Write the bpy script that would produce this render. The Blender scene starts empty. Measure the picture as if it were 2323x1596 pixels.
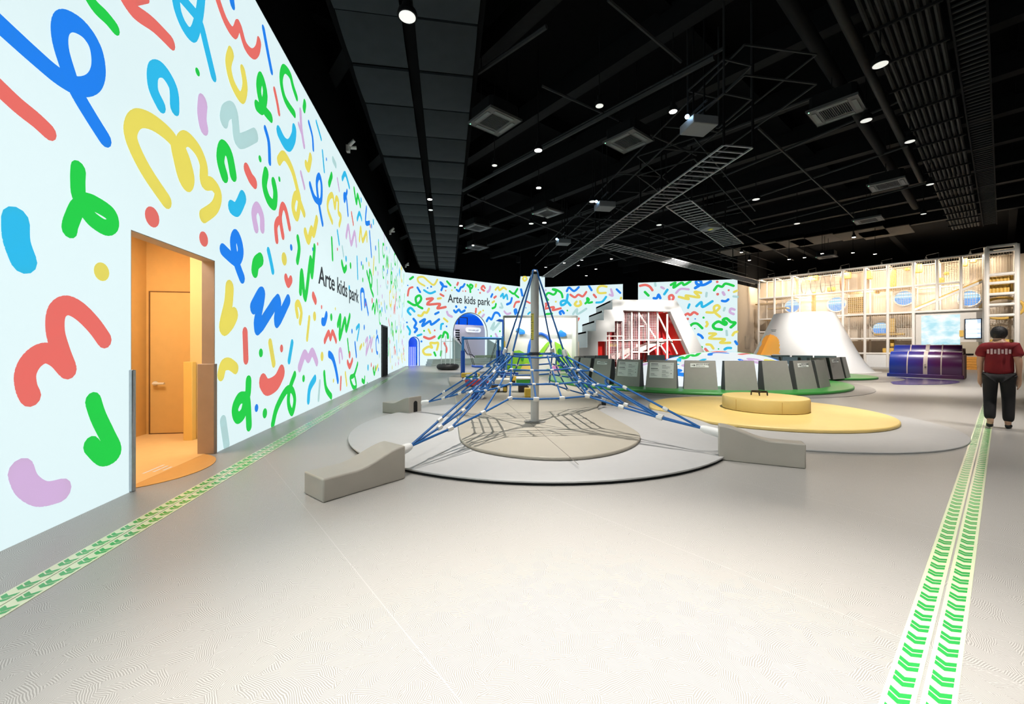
import bpy, bmesh, math, random
from mathutils import Vector, Matrix
from mathutils.geometry import tessellate_polygon

# ------------------------------------------------------------------ camera, world, light, exposure
SC = bpy.context.scene
COL = SC.collection
F, CX, HY, H = 920.0, 1161.5, 787.0, 1.4      # focal length in pixels, principal point, eye height in metres
PI = math.pi

cam_d = bpy.data.cameras.new('camera')
cam_d.sensor_width = 36.0
cam_d.sensor_fit = 'HORIZONTAL'
cam_d.lens = 36.0 * F / 2323.0
cam_d.shift_y = -11.0 / 2323.0
cam_d.clip_start = 0.05
cam_d.clip_end = 200
cam = bpy.data.objects.new('camera', cam_d)
COL.objects.link(cam)
cam.location = (0, 0, H)
cam.rotation_euler = (PI / 2, 0, 0)
SC.camera = cam

world = bpy.data.worlds.new('hall_ambient')
SC.world = world
world.use_nodes = True
world.node_tree.nodes['Background'].inputs[0].default_value = (0.55, 0.58, 0.6, 1)
world.node_tree.nodes['Background'].inputs[1].default_value = 0.02

SC.view_settings.view_transform = 'Standard'
SC.view_settings.look = 'None'
SC.view_settings.exposure = 0.0
SC.view_settings.gamma = 1.0
SC.view_settings.use_curve_mapping = False
try:
    SC.cycles.max_bounces = 4
    SC.cycles.diffuse_bounces = 2
    SC.cycles.glossy_bounces = 2
    SC.cycles.transparent_max_bounces = 8
    SC.cycles.use_adaptive_sampling = True
    SC.cycles.adaptive_threshold = 0.12
    SC.cycles.adaptive_min_samples = 12
    SC.cycles.sample_clamp_indirect = 4.0
except Exception:
    pass


def spot(loc, tgt, power, angle, blend=1.0, color=(1, 0.955, 0.9), radius=0.06):
    l = bpy.data.lights.new('downlight_and_fill_beam', 'SPOT')
    l.energy = power
    l.spot_size = math.radians(angle)
    l.spot_blend = blend
    l.color = color
    l.shadow_soft_size = radius
    o = bpy.data.objects.new('downlight_and_fill_beam', l)
    COL.objects.link(o)
    o.location = loc
    o.rotation_euler = (Vector(tgt) - Vector(loc)).to_track_quat('-Z', 'Y').to_euler()
    return o


LZ = 6.7     # height of the hung downlights and the added fill spots
SPOTS = [    # x, y, aimed at x, y, z, watts, cone, lamp radius
    (0.6, 1.1, 0.5, 1.5, 0, 3200, 50, .06),
    (4.6, 1.2, 4.6, 2.4, 0, 1100, 46, .06),
    (0.62, 7.75, 0.45, 7.1, 0, 2300, 64, .01),
    (5.2, 7.4, 5.1, 8.2, 0, 1900, 56, .05),
    (8.2, 7.8, 8.6, 8.8, 0, 1500, 46, .06),
    (2.0, 12.6, 1.2, 13.0, 0, 2600, 52, .06),
    (-0.5, 16.5, -0.2, 17.0, 0, 2200, 60, .06),
    (6.2, 8.9, 7.2, 12.6, .3, 2600, 50, .06),
    (10.4, 10.2, 10.2, 13.6, .3, 1300, 50, .06),
    (8.5, 18.0, 8.5, 18.0, 0, 1100, 62, .06),
    (13.6, 13.5, 13.4, 13.8, 0, 2600, 54, .06),
    (14.0, 15.8, 14.0, 18.6, 0, 2000, 54, .06),
    (18.0, 18.4, 18.6, 20.4, 0, 2100, 56, .06),
    (16.6, 20.2, 17.6, 24.0, 1.6, 3000, 54, .06),
    (8.8, 20.0, 9.2, 27.0, 2.4, 7500, 56, .08),
    (2.2, 17.4, 2.3, 23.0, 1.5, 2600, 42, .06),
    (-2.4, 20.0, -3.0, 26.0, .5, 3400, 60, .06),
    (-2.6, 10.0, -2.6, 10.5, 0, 800, 84, .06),  # this and the next two: wide fills added to lift the floor
    (-0.9, 3.0, -0.9, 3.2, 0, 740, 92, .06),
    (2.8, 3.6, 2.8, 3.8, 0, 780, 92, .06),
    (9.4, 5.0, 9.6, 5.4, 0, 1300, 84, .06),
    (16.5, 14.0, 17.5, 15.0, 0, 1100, 70, .06),
    (21.0, 22.6, 25.6, 28.6, 3.2, 3300, 76, .08),  # this and the next two: added front light for the climbing frame
    (18.6, 27.4, 22.6, 32.6, 4.0, 1800, 70, .08),
    (25.5, 18.6, 30.0, 24.0, 3.0, 2400, 70, .08),
    (-1.5, -1.0, -1.5, -0.6, 0, 560, 90, .06),  # this and the next: added fill behind the camera
    (3.4, -1.2, 3.4, -0.8, 0, 600, 90, .06),
]
for (x, y, tx, ty, tz, p, a, lr) in SPOTS:
    spot((x, y, LZ), (tx, ty, tz), p, a, radius=lr)

# ------------------------------------------------------------------ helpers
RNG = random.Random(7)


def lin(c):
    return tuple(((v / 255.0) / 12.92 if v / 255.0 <= 0.04045 else ((v / 255.0 + 0.055) / 1.055) ** 2.4) for v in c)


MATS = {}


def mat(name, rgb, rough=0.6, metal=0.0, emit=0.0, emit_rgb=None, noise=0.0, nscale=8.0, bump=0.0, spec=0.5, alpha=1.0):
    """rgb is sRGB 0-255. A slight noise varies the colour so that nothing is dead flat."""
    if name in MATS:
        return MATS[name]
    m = bpy.data.materials.new(name)
    m.use_nodes = True
    nt = m.node_tree
    b = nt.nodes['Principled BSDF']
    c = lin(rgb)
    b.inputs['Base Color'].default_value = (*c, 1)
    b.inputs['Roughness'].default_value = rough
    b.inputs['Metallic'].default_value = metal
    b.inputs['Specular IOR Level'].default_value = spec
    if noise or bump:
        tc = nt.nodes.new('ShaderNodeTexCoord')
        nz = nt.nodes.new('ShaderNodeTexNoise')
        nz.inputs['Scale'].default_value = nscale
        nz.inputs['Detail'].default_value = 4
        nt.links.new(tc.outputs['Object'], nz.inputs['Vector'])
        if noise:
            rp = nt.nodes.new('ShaderNodeValToRGB')
            rp.color_ramp.elements[0].position = 0.25
            rp.color_ramp.elements[1].position = 0.75
            rp.color_ramp.elements[0].color = (*[v * (1 - noise) for v in c], 1)
            rp.color_ramp.elements[1].color = (*[min(1, v * (1 + noise)) for v in c], 1)
            nt.links.new(nz.outputs['Fac'], rp.inputs['Fac'])
            nt.links.new(rp.outputs['Color'], b.inputs['Base Color'])
        if bump:
            bp = nt.nodes.new('ShaderNodeBump')
            bp.inputs['Strength'].default_value = bump
            bp.inputs['Distance'].default_value = 0.01
            nt.links.new(nz.outputs['Fac'], bp.inputs['Height'])
            nt.links.new(bp.outputs['Normal'], b.inputs['Normal'])
    if emit:
        e = lin(emit_rgb or rgb)
        b.inputs['Emission Color'].default_value = (*e, 1)
        b.inputs['Emission Strength'].default_value = emit
    if alpha < 1:
        b.inputs['Alpha'].default_value = alpha
    MATS[name] = m
    return m


def gp(px, py, z=0.0):
    """point at height z seen at a pixel of the photograph"""
    Y = (H - z) * F / (py - HY)
    return Vector(((px - CX) / F * Y, Y, z))


def at(px, py, Y):
    """point at depth Y seen at a pixel"""
    return Vector(((px - CX) / F * Y, Y, H - (py - HY) * Y / F))


class MB:
    def __init__(self):
        self.v = []
        self.f = []

    def add(self, vs, fs):
        o = len(self.v)
        self.v += [tuple(p) for p in vs]
        self.f += [tuple(i + o for i in f) for f in fs]
        return self

    def box(self, cx, cy, cz, sx, sy, sz, rz=0.0):
        c, s = math.cos(rz), math.sin(rz)
        vs = []
        for dz in (-.5, .5):
            for dx, dy in ((-.5, -.5), (.5, -.5), (.5, .5), (-.5, .5)):
                x, y = dx * sx, dy * sy
                vs.append((cx + x * c - y * s, cy + x * s + y * c, cz + dz * sz))
        return self.add(vs, [(3, 2, 1, 0), (4, 5, 6, 7), (0, 1, 5, 4), (1, 2, 6, 5), (2, 3, 7, 6), (3, 0, 4, 7)])

    def bar(self, a, b, w, h=None):
        """rectangular bar between two points"""
        a, b = Vector(a), Vector(b)
        h = h or w
        d = (b - a).normalized()
        up = Vector((0, 0, 1)) if abs(d.z) < 0.95 else Vector((1, 0, 0))
        s = d.cross(up).normalized()
        u = s.cross(d).normalized()
        vs = []
        for p in (a, b):
            for i, j in ((-1, -1), (1, -1), (1, 1), (-1, 1)):
                vs.append(p + s * (i * w / 2) + u * (j * h / 2))
        return self.add(vs, [(0, 1, 2, 3), (7, 6, 5, 4), (0, 4, 5, 1), (1, 5, 6, 2), (2, 6, 7, 3), (3, 7, 4, 0)])

    def prism(self, poly, z0, z1):
        n = len(poly)
        vs = [(p[0], p[1], z0) for p in poly] + [(p[0], p[1], z1) for p in poly]
        fs = [tuple(range(n))[::-1], tuple(range(n, 2 * n))]
        fs += [(i, (i + 1) % n, n + (i + 1) % n, n + i) for i in range(n)]
        return self.add(vs, fs)

    def slab(self, poly, y0, y1):
        """polygon in the (s, z) plane, extruded in depth y"""
        n = len(poly)
        vs = [(p[0], y0, p[1]) for p in poly] + [(p[0], y1, p[1]) for p in poly]
        fs = [tuple(range(n)), tuple(range(n, 2 * n))[::-1]]
        fs += [((i + 1) % n, i, n + i, n + (i + 1) % n) for i in range(n)]
        return self.add(vs, fs)

    def holed(self, outer, holes, y0, y1):
        loops = [outer] + holes
        flat = [p for l in loops for p in l]
        tris = tessellate_polygon([[Vector((p[0], p[1], 0)) for p in l] for l in loops])
        n = len(flat)
        vs = [(p[0], y0, p[1]) for p in flat] + [(p[0], y1, p[1]) for p in flat]
        fs = [tuple(t) for t in tris] + [tuple(i + n for i in t[::-1]) for t in tris]
        o = 0
        for l in loops:
            k = len(l)
            fs += [(o + i, o + (i + 1) % k, n + o + (i + 1) % k, n + o + i) for i in range(k)]
            o += k
        return self.add(vs, fs)

    def tube(self, path, r, n=8, closed=False):
        path = [Vector(p) for p in path]
        m = len(path)
        vs, fs = [], []
        ref = None
        for i, p in enumerate(path):
            if closed:
                t = path[(i + 1) % m] - path[i - 1]
            else:
                t = path[min(i + 1, m - 1)] - path[max(i - 1, 0)]
            t.normalize()
            if ref is None:
                ref = Vector((0, 0, 1)) if abs(t.z) < 0.9 else Vector((1, 0, 0))
            s = t.cross(ref).normalized()
            u = s.cross(t).normalized()
            ref = u
            rr = r[i] if isinstance(r, (list, tuple)) else r
            for k in range(n):
                a = 2 * PI * k / n
                vs.append(p + s * (math.cos(a) * rr) + u * (math.sin(a) * rr))
        for i in range(m if closed else m - 1):
            j = (i + 1) % m
            for k in range(n):
                l = (k + 1) % n
                fs.append((i * n + k, i * n + l, j * n + l, j * n + k))
        if not closed:
            fs.append(tuple(range(n))[::-1])
            fs.append(tuple((m - 1) * n + k for k in range(n)))
        return self.add(vs, fs)

    def lathe(self, prof, n=32, c=(0, 0, 0), cap=True):
        vs, fs = [], []
        for (r, z) in prof:
            for k in range(n):
                a = 2 * PI * k / n
                vs.append((c[0] + r * math.cos(a), c[1] + r * math.sin(a), c[2] + z))
        for i in range(len(prof) - 1):
            for k in range(n):
                l = (k + 1) % n
                fs.append((i * n + k, i * n + l, (i + 1) * n + l, (i + 1) * n + k))
        if cap:
            fs.append(tuple(range(n))[::-1])
            fs.append(tuple((len(prof) - 1) * n + k for k in range(n)))
        return self.add(vs, fs)

    def build(self, name, m, parent=None, loc=None, rz=None, smooth=False, bevel=0.0, seg=2):
        me = bpy.data.meshes.new(name)
        me.from_pydata(self.v, [], self.f)
        me.validate()
        if smooth or bevel:
            me.polygons.foreach_set('use_smooth', [True] * len(me.polygons))
            try:
                me.set_sharp_from_angle(angle=math.radians(40))
            except Exception:
                pass
        if m:
            me.materials.append(m)
        o = bpy.data.objects.new(name, me)
        COL.objects.link(o)
        if parent:
            o.parent = parent
        if loc is not None:
            o.location = loc
        if rz is not None:
            o.rotation_euler = (0, 0, rz)
        if bevel:
            b = o.modifiers.new('bevel', 'BEVEL')
            b.width = bevel
            b.segments = seg
            b.limit_method = 'ANGLE'
            b.angle_limit = math.radians(40)
        return o


def tag(o, label=None, cat=None, group=None, kind=None):
    if label:
        o['label'] = label
    if cat:
        o['category'] = cat
    if group:
        o['group'] = group
    if kind:
        o['kind'] = kind
    return o


def thing(name, label, cat, loc=(0, 0, 0), rz=0.0, group=None):
    o = bpy.data.objects.new(name, None)
    COL.objects.link(o)
    o.location = loc
    o.rotation_euler = (0, 0, rz)
    o.empty_display_size = 0.2
    return tag(o, label, cat, group)


def struct(o):
    return tag(o, kind='structure')


def dup(root, loc=None, rz=None, label=None):
    r = root.copy()
    COL.objects.link(r)
    if loc is not None:
        r.location = loc
    if rz is not None:
        r.rotation_euler = (0, 0, rz)
    if label:
        r['label'] = label
    for ch in root.children:
        c = ch.copy()
        COL.objects.link(c)
        c.parent = r
        for g in ch.children:
            d = g.copy()
            COL.objects.link(d)
            d.parent = c
    return r


def part_copy(o, parent, loc, rot):
    c = o.copy()
    COL.objects.link(c)
    c.parent = parent
    c.location = loc
    c.rotation_euler = rot
    return c


class Plane:
    """a vertical plane: origin p0, s runs to the right along d, depth runs behind it"""

    def __init__(self, p0, d):
        self.p0 = Vector((p0[0], p0[1]))
        self.d = Vector((d[0], d[1])).normalized()
        self.b = Vector((-self.d.y, self.d.x))
        self.rz = math.atan2(self.d.y, self.d.x)
        self.loc = (p0[0], p0[1], 0)

    def sz(self, px, py, depth=0.0):
        k = (px - CX) / F
        o = self.p0 + self.b * depth
        s = (k * o.y - o.x) / (self.d.x - k * self.d.y)
        Y = o.y + s * self.d.y
        return (s, H - (py - HY) * Y / F)

    def depth_at(self, px):
        k = (px - CX) / F
        s = (k * self.p0.y - self.p0.x) / (self.d.x - k * self.d.y)
        return self.p0.y + s * self.d.y

    def world(self, s, dep, z):
        p = self.p0 + self.d * s + self.b * dep
        return Vector((p.x, p.y, z))


def catmull(pts, per=5, closed=False):
    pts = [Vector(p) for p in pts]
    n = len(pts)
    if n < 3:
        return pts
    out = []
    for i in range(n if closed else n - 1):
        p1, p2 = pts[i], pts[(i + 1) % n]
        p0 = pts[i - 1] if (i > 0 or closed) else p1
        p3 = pts[(i + 2) % n] if (i + 2 < n or closed) else p2
        for k in range(per):
            t = k / per
            out.append(0.5 * ((2 * p1) + (p2 - p0) * t + (2 * p0 - 5 * p1 + 4 * p2 - p3) * t * t + (3 * p1 - p0 - 3 * p2 + p3) * t ** 3))
    if not closed:
        out.append(pts[-1])
    return out


def stroke(pts, w, cap=7):
    """a round-ended brush stroke as a flat 2-D mesh"""
    pts = [Vector((p[0], p[1])) for p in pts]
    vs, fs = [], []
    r = w / 2

    def disc(p, n=14):
        o = len(vs)
        for k in range(n):
            a = 2 * PI * k / n
            vs.append((p.x + r * math.cos(a), p.y + r * math.sin(a)))
        fs.append(tuple(range(o, o + n)))
    if len(pts) == 1:
        disc(pts[0], 18)
        return vs, fs
    for i in range(len(pts) - 1):
        d = pts[i + 1] - pts[i]
        if d.length < 1e-6:
            continue
        n = Vector((-d.y, d.x)).normalized() * r
        o = len(vs)
        for q in (pts[i] - n, pts[i + 1] - n, pts[i + 1] + n, pts[i] + n):
            vs.append((q.x, q.y))
        fs.append((o, o + 1, o + 2, o + 3))
    for p in pts:
        disc(p, 12)
    return vs, fs


FONT_CACHE = {}


def text_obj(name, body, size, m, parent, s, dep, z, align='LEFT', rx=PI / 2, rz=0.0, ext=0.002, spacing=1.0, bold=0.0, squash=1.0):
    cu = bpy.data.curves.new(name, 'FONT')
    cu.body = body
    cu.size = size
    cu.align_x = align
    cu.extrude = ext
    cu.space_character = spacing
    cu.offset = bold
    tmp = bpy.data.objects.new(name, cu)
    COL.objects.link(tmp)
    bpy.context.view_layer.update()
    me = bpy.data.meshes.new_from_object(tmp.evaluated_get(bpy.context.evaluated_depsgraph_get()))
    bpy.data.objects.remove(tmp)
    bpy.data.curves.remove(cu)
    me.name = name
    me.materials.clear()
    me.materials.append(m)
    if squash != 1.0:
        for v in me.vertices:
            v.co.x *= squash
    o = bpy.data.objects.new(name, me)
    COL.objects.link(o)
    o.parent = parent
    o.location = (s, dep, z)
    o.rotation_euler = (rx, 0, rz)
    return o


# ------------------------------------------------------------------ materials of the setting
def floor_material():
    m = bpy.data.materials.new('vinyl_floor_wavy_lines')
    m.use_nodes = True
    nt = m.node_tree
    N, L = nt.nodes, nt.links
    b = N['Principled BSDF']
    geo = N.new('ShaderNodeNewGeometry')
    nz = N.new('ShaderNodeTexNoise')
    nz.inputs['Scale'].default_value = 9
    nz.inputs['Detail'].default_value = 2
    L.new(geo.outputs['Position'], nz.inputs['Vector'])
    ad = N.new('ShaderNodeVectorMath')
    ad.operation = 'MULTIPLY_ADD'
    ad.inputs[1].default_value = (0.035, 0.035, 0)
    L.new(nz.outputs['Color'], ad.inputs[0])
    L.new(geo.outputs['Position'], ad.inputs[2])
    vo = N.new('ShaderNodeTexVoronoi')
    vo.inputs['Scale'].default_value = 13
    L.new(ad.outputs[0], vo.inputs['Vector'])
    sp = N.new('ShaderNodeSeparateColor')
    L.new(vo.outputs['Color'], sp.inputs[0])
    an = N.new('ShaderNodeMath')
    an.operation = 'MULTIPLY'
    an.inputs[1].default_value = 6.283
    L.new(sp.outputs[0], an.inputs[0])
    vr = N.new('ShaderNodeVectorRotate')
    vr.rotation_type = 'Z_AXIS'
    L.new(ad.outputs[0], vr.inputs['Vector'])
    L.new(an.outputs[0], vr.inputs['Angle'])
    sx = N.new('ShaderNodeSeparateXYZ')
    L.new(vr.outputs[0], sx.inputs[0])
    fr = N.new('ShaderNodeMath')
    fr.operation = 'MULTIPLY'
    fr.inputs[1].default_value = 760.0
    L.new(sx.outputs[0], fr.inputs[0])
    si = N.new('ShaderNodeMath')
    si.operation = 'SINE'
    L.new(fr.outputs[0], si.inputs[0])
    rp = N.new('ShaderNodeValToRGB')
    rp.color_ramp.elements[0].position = 0.25
    rp.color_ramp.elements[1].position = 0.8
    rp.color_ramp.elements[0].color = (0.30, 0.285, 0.265, 1)
    rp.color_ramp.elements[1].color = (0.50, 0.482, 0.455, 1)
    mr = N.new('ShaderNodeMapRange')
    mr.inputs[1].default_value = -1
    mr.inputs[2].default_value = 1
    L.new(si.outputs[0], mr.inputs[0])
    L.new(mr.outputs[0], rp.inputs['Fac'])
    # welded seams of the vinyl sheets
    dt = N.new('ShaderNodeVectorMath')
    dt.operation = 'DOT_PRODUCT'
    dt.inputs[1].default_value = (0.7705, 0.6374, 0)
    L.new(geo.outputs['Position'], dt.inputs[0])
    of = N.new('ShaderNodeMath')
    of.operation = 'SUBTRACT'
    of.inputs[1].default_value = 0.865
    L.new(dt.outputs['Value'], of.inputs[0])
    pg = N.new('ShaderNodeMath')
    pg.operation = 'PINGPONG'
    pg.inputs[1].default_value = 0.915
    L.new(of.outputs[0], pg.inputs[0])
    lt = N.new('ShaderNodeMath')
    lt.operation = 'LESS_THAN'
    lt.inputs[1].default_value = 0.0025
    L.new(pg.outputs[0], lt.inputs[0])
    mx = N.new('ShaderNodeMix')
    mx.data_type = 'RGBA'
    mx.inputs[7].default_value = (0.47, 0.45, 0.43, 1)
    L.new(lt.outputs[0], mx.inputs[0])
    L.new(rp.outputs['Color'], mx.inputs[6])
    L.new(mx.outputs[2], b.inputs['Base Color'])
    b.inputs['Roughness'].default_value = 0.38
    b.inputs['Specular IOR Level'].default_value = 0.45
    return m


def projected(name, rgb, k=0.92):
    m = mat(name, tuple(v * 0.5 for v in rgb), 0.7, emit=k, emit_rgb=rgb, spec=0.1)
    if 'white' not in name:
        m.cycles.emission_sampling = 'NONE'     # projected light put in as glow, far too dim to need sampling as a lamp
    return m


P_WHITE = projected('projected_white', (226, 246, 249), 0.95)
PC = {
    'B': projected('projected_blue', (38, 132, 234)),
    'R': projected('projected_red', (228, 114, 106)),
    'Y': projected('projected_yellow', (228, 216, 100)),
    'G': projected('projected_green', (42, 204, 78)),
    'C': projected('projected_cyan', (52, 186, 230)),
    'P': projected('projected_lilac', (208, 178, 216)),
    'S': projected('projected_pale_grey', (180, 214, 214)),
    'K': projected('projected_charcoal', (58, 62, 66)),
}
BLACK = mat('black_paint', (9, 9, 10), 0.9, noise=0.2, spec=0.03)
BLACK2 = mat('black_steel', (15, 15, 16), 0.7, noise=0.2, spec=0.08)
DARKBOARD = mat('charcoal_insulation_board', (34, 38, 41), 0.7, noise=0.15, bump=0.3, nscale=3, spec=0.1)
ORANGE = mat('orange_wall_paint', (242, 186, 104), 0.6, noise=0.03)
ORANGE_F = mat('pale_orange_floor', (248, 200, 130), 0.5, noise=0.03)
BROWN = mat('brown_laminate', (196, 172, 150), 0.6, noise=0.05)
BEIGE = mat('beige_wall', (205, 190, 172), 0.7, noise=0.03)
WHITE = mat('white_paint', (235, 233, 230), 0.5, noise=0.02)
STEEL = mat('brushed_steel', (185, 190, 195), 0.32, 0.9, noise=0.08, nscale=20)

# ------------------------------------------------------------------ floor, walls, ceiling
FLOOR = floor_material()
fl = MB().prism([(-24, -9), (48, -9), (48, 62), (-24, 62)], -0.2, 0.0).build('floor', FLOOR)
struct(fl)

WTOP = 6.95
CEIL = 9.4
WL = Plane((-3.51, 2.78), (-0.1593, 0.9872))
S_END = 27.65                        # corner with the back wall
dl0, _ = WL.sz(297, 900)
dl1, _ = WL.sz(488, 900)
dr0, _ = WL.sz(865.5, 800)
dr1, _ = WL.sz(877, 800)
DTOP = 2.54
DTOP2 = WL.sz(868, 740)[1]
outer = [(-12, 0), (dl0, 0), (dl0, DTOP), (dl1, DTOP), (dl1, 0), (dr0, 0), (dr0, DTOP2), (dr1, DTOP2), (dr1, 0), (S_END, 0), (S_END, WTOP), (-12, WTOP)]
wl = MB().holed(outer, [], 0.0, 0.15).build('wall_left', P_WHITE, loc=WL.loc, rz=WL.rz)
struct(wl)
MB().slab([(-12, WTOP), (S_END, WTOP), (S_END, CEIL), (-12, CEIL)], -0.02, 0.3).build('upper_wall', BLACK, wl)
# brown lining of the doorway and its corner guards
rev = MB()
rev.box(dl0 + 0.005, 0.078, DTOP / 2, 0.012, 0.15, DTOP)
rev.box(dl1 - 0.005, 0.078, DTOP / 2, 0.012, 0.15, DTOP)
rev.box((dl0 + dl1) / 2, 0.078, DTOP - 0.005, dl1 - dl0, 0.15, 0.012)
rev.build('door_lining', BROWN, wl)
g1 = MB().box(dl0 + 0.0, 0.07, 0.59, 0.05, 0.2, 1.18).build('corner_guard', STEEL, wl, bevel=0.008)
g2 = MB().box(dl1 - 0.015, 0.085, 0.59, 0.075, 0.2, 1.18).build('corner_guard', BROWN, wl, bevel=0.006)
# dark doorway further along
d2 = thing('door_2', None, None, WL.loc, WL.rz)
struct(d2)
MB().box((dr0 + dr1) / 2, 0.03, DTOP2 / 2, dr1 - dr0, 0.05, DTOP2).build('door_leaf', mat('dark_door', (20, 18, 18), 0.7, spec=.1), d2)
fr2 = MB()
fr2.box(dr0 - 0.05, -0.02, DTOP2 / 2, 0.1, 0.05, DTOP2 + 0.1)
fr2.box(dr1 + 0.05, -0.02, DTOP2 / 2, 0.1, 0.05, DTOP2 + 0.1)
fr2.box((dr0 + dr1) / 2, -0.02, DTOP2 + 0.03, dr1 - dr0 + 0.2, 0.05, 0.06)
fr2.build('door_frame', mat('charcoal_door_frame', (40, 40, 42), 0.5), d2)

# the orange side corridor behind the doorway
sE = 4.05
cm = (dl0 - 1.2 + sE) / 2
cl_ = sE - dl0 + 1.2
corr = MB()
corr.box(cm, 1.78, 1.6, cl_, 0.1, 3.2)                 # long wall
corr.box(sE + 0.05, 0.94, 1.6, 0.1, 1.6, 3.2)          # end wall
corr.box(cm, 0.96, 3.25, cl_, 1.7, 0.1)                # lid
corr.box(dl0 - 1.2, 0.94, 1.6, 0.1, 1.6, 3.2)
co = corr.build('wall_corridor', ORANGE, loc=WL.loc, rz=WL.rz)
struct(co)
MB().box(3.8, 0.49, 1.6, 0.5, 0.66, 3.2).build('pilaster', mat('yellow_orange_paint', (245, 200, 128), 0.6), co)
MB().box(3.49, 0.79, 0.59, 0.1, 0.12, 1.18).build('corner_guard', mat('pale_orange_plastic', (250, 196, 100), 0.45), co, bevel=0.006)
struct(MB().box(cm, 0.93, 0.004, cl_, 1.66, 0.008).build('floor_corridor', ORANGE_F, loc=WL.loc, rz=WL.rz))
d1 = thing('door_1', None, None, WL.loc, WL.rz)
struct(d1)
dleaf = MB().box(sE - 0.012, 1.245, 1.145, 0.03, 0.83, 2.27).build('door_leaf', mat('orange_door', (240, 190, 112), 0.5, noise=0.02), d1, bevel=0.004)
hb = MB()
hb.tube([(sE - 0.03, 1.58, 0.82), (sE - 0.09, 1.58, 0.82), (sE - 0.09, 1.42, 0.82)], 0.018, 8)
hb.tube([(sE - 0.028, 1.58, 0.82), (sE - 0.05, 1.58, 0.82)], 0.035, 12)
gap = MB()
gap.box(sE - 0.03, 1.245, 2.29, 0.008, 0.86, 0.014)
gap.box(sE - 0.03, 1.668, 1.145, 0.008, 0.014, 2.29)
gap.box(sE - 0.03, 1.245, 0.012, 0.008, 0.86, 0.02)
gap.build('door_gap', mat('brown_shadow_gap', (128, 84, 40), 0.8), d1)
hb.build('door_handle', mat('cream_handle', (250, 235, 210), 0.3), dleaf, smooth=True)
# half-round orange floor patch, with the doorway's light spill in its colour
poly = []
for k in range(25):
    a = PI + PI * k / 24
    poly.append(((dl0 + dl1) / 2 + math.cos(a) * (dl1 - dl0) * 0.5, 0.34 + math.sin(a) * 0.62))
patch = MB().prism(poly, 0.0, 0.007).build('floor_patch', mat('orange_floor_spill', (235, 176, 100), 0.4, noise=0.02), loc=WL.loc, rz=WL.rz)
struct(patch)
pr = MB()
for k in range(3):
    pr.box((dl0 + dl1) / 2 + 0.03, 0.28 - 0.07 * k, 0.0078, 0.34 - 0.1 * k, 0.025, 0.0016)
pr.build('floor_print', WHITE, patch)
lamp = bpy.data.lights.new('corridor_lamp', 'AREA')
lamp.energy = 55
lamp.size = 1.1
lamp.color = (1, 0.93, 0.84)
lo = bpy.data.objects.new('corridor_lamp', lamp)
COL.objects.link(lo)
lo.location = WL.world(dl1 - 0.35, 1.05, 3.15)

# back wall with the big arch and the small blue arch
cornr = WL.world(S_END, 0, 0)
WB = Plane((cornr.x, cornr.y), (0.772, 0.6356))
B_END = WB.sz(1182, 700)[0]


def arch(s0, s1, ztop, n=18):
    r = (s1 - s0) / 2
    c = (s0 + s1) / 2
    pts = [(s0, 0.0), (s1, 0.0)]
    for k in range(n + 1):
        a = PI * k / n
        pts.append((c + r * math.cos(a), ztop - r * 1.0 + r * math.sin(a)))
    return pts


a0, a1 = WB.sz(1028, 780)[0], WB.sz(1105, 780)[0]
atop = WB.sz(1064, 709)[1]
b0, b1 = WB.sz(927.5, 800)[0], WB.sz(951, 800)[0]
btop = WB.sz(939, 764)[1]
hole_a, hole_b = arch(a0, a1, atop), arch(b0, b1, btop)
hole_a = [(p[0], max(p[1], 0.002)) for p in hole_a]
hole_b = [(p[0], max(p[1], 0.002)) for p in hole_b]
wb = MB().holed([(0, 0), (B_END, 0), (B_END, WTOP), (0, WTOP)], [hole_a, hole_b], 0.0, 0.3).build('wall_back', P_WHITE, loc=WB.loc, rz=WB.rz)
struct(wb)
MB().slab([(0, WTOP), (B_END, WTOP), (B_END, CEIL), (0, CEIL)], -0.02, 0.3).build('upper_wall', BLACK, wb)
# room seen through the big arch: blue ceiling, grey wall with a sign, white stair slope
ar = thing('wall_arch_room', None, None, WB.loc, WB.rz)
struct(ar)
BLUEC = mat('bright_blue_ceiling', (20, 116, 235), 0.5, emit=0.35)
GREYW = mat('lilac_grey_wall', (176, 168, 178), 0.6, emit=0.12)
w = a1 - a0
MB().box((a0 + a1) / 2, 2.6, atop - 0.05, w + 9, 4.6, 0.1).build('blue_ceiling', BLUEC, ar)
MB().box((a0 + a1) / 2, 4.9, 2.6, w + 9, 0.1, 5.2).build('blue_end_wall', BLUEC, ar)
gh = WB.sz(1085, 735)[1]
MB().box((a0 + a1) / 2 + 2.0, 1.6, gh / 2, w + 2.0, 0.16, gh).build('grey_wall', GREYW, ar)
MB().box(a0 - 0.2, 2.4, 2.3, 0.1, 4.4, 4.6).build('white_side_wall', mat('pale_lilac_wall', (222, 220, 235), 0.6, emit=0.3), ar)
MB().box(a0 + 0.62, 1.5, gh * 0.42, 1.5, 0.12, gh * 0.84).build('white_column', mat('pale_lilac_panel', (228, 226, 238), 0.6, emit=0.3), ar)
st = MB()
z1 = 2.2
st.slab([(a0 + 0.3, 0), (a1 - 0.35, 0), (a1 - 1.05, 0.62), (a1 - 1.55, 0.68), (a0 + 0.7, z1), (a0 + 0.3, z1)], 0.7, 1.45)
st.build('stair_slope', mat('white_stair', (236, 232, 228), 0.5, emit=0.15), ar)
MB().bar((a1 - 0.4, 0.66, 0.12), (a1 - 1.1, 0.66, 0.76), 0.05).bar((a1 - 1.1, 0.66, 0.76), (a1 - 1.6, 0.66, 0.82), 0.05).bar((a1 - 1.6, 0.66, 0.82), (a0 + 0.75, 0.66, 2.3), 0.05).build('handrail', BLACK2, ar)
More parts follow.
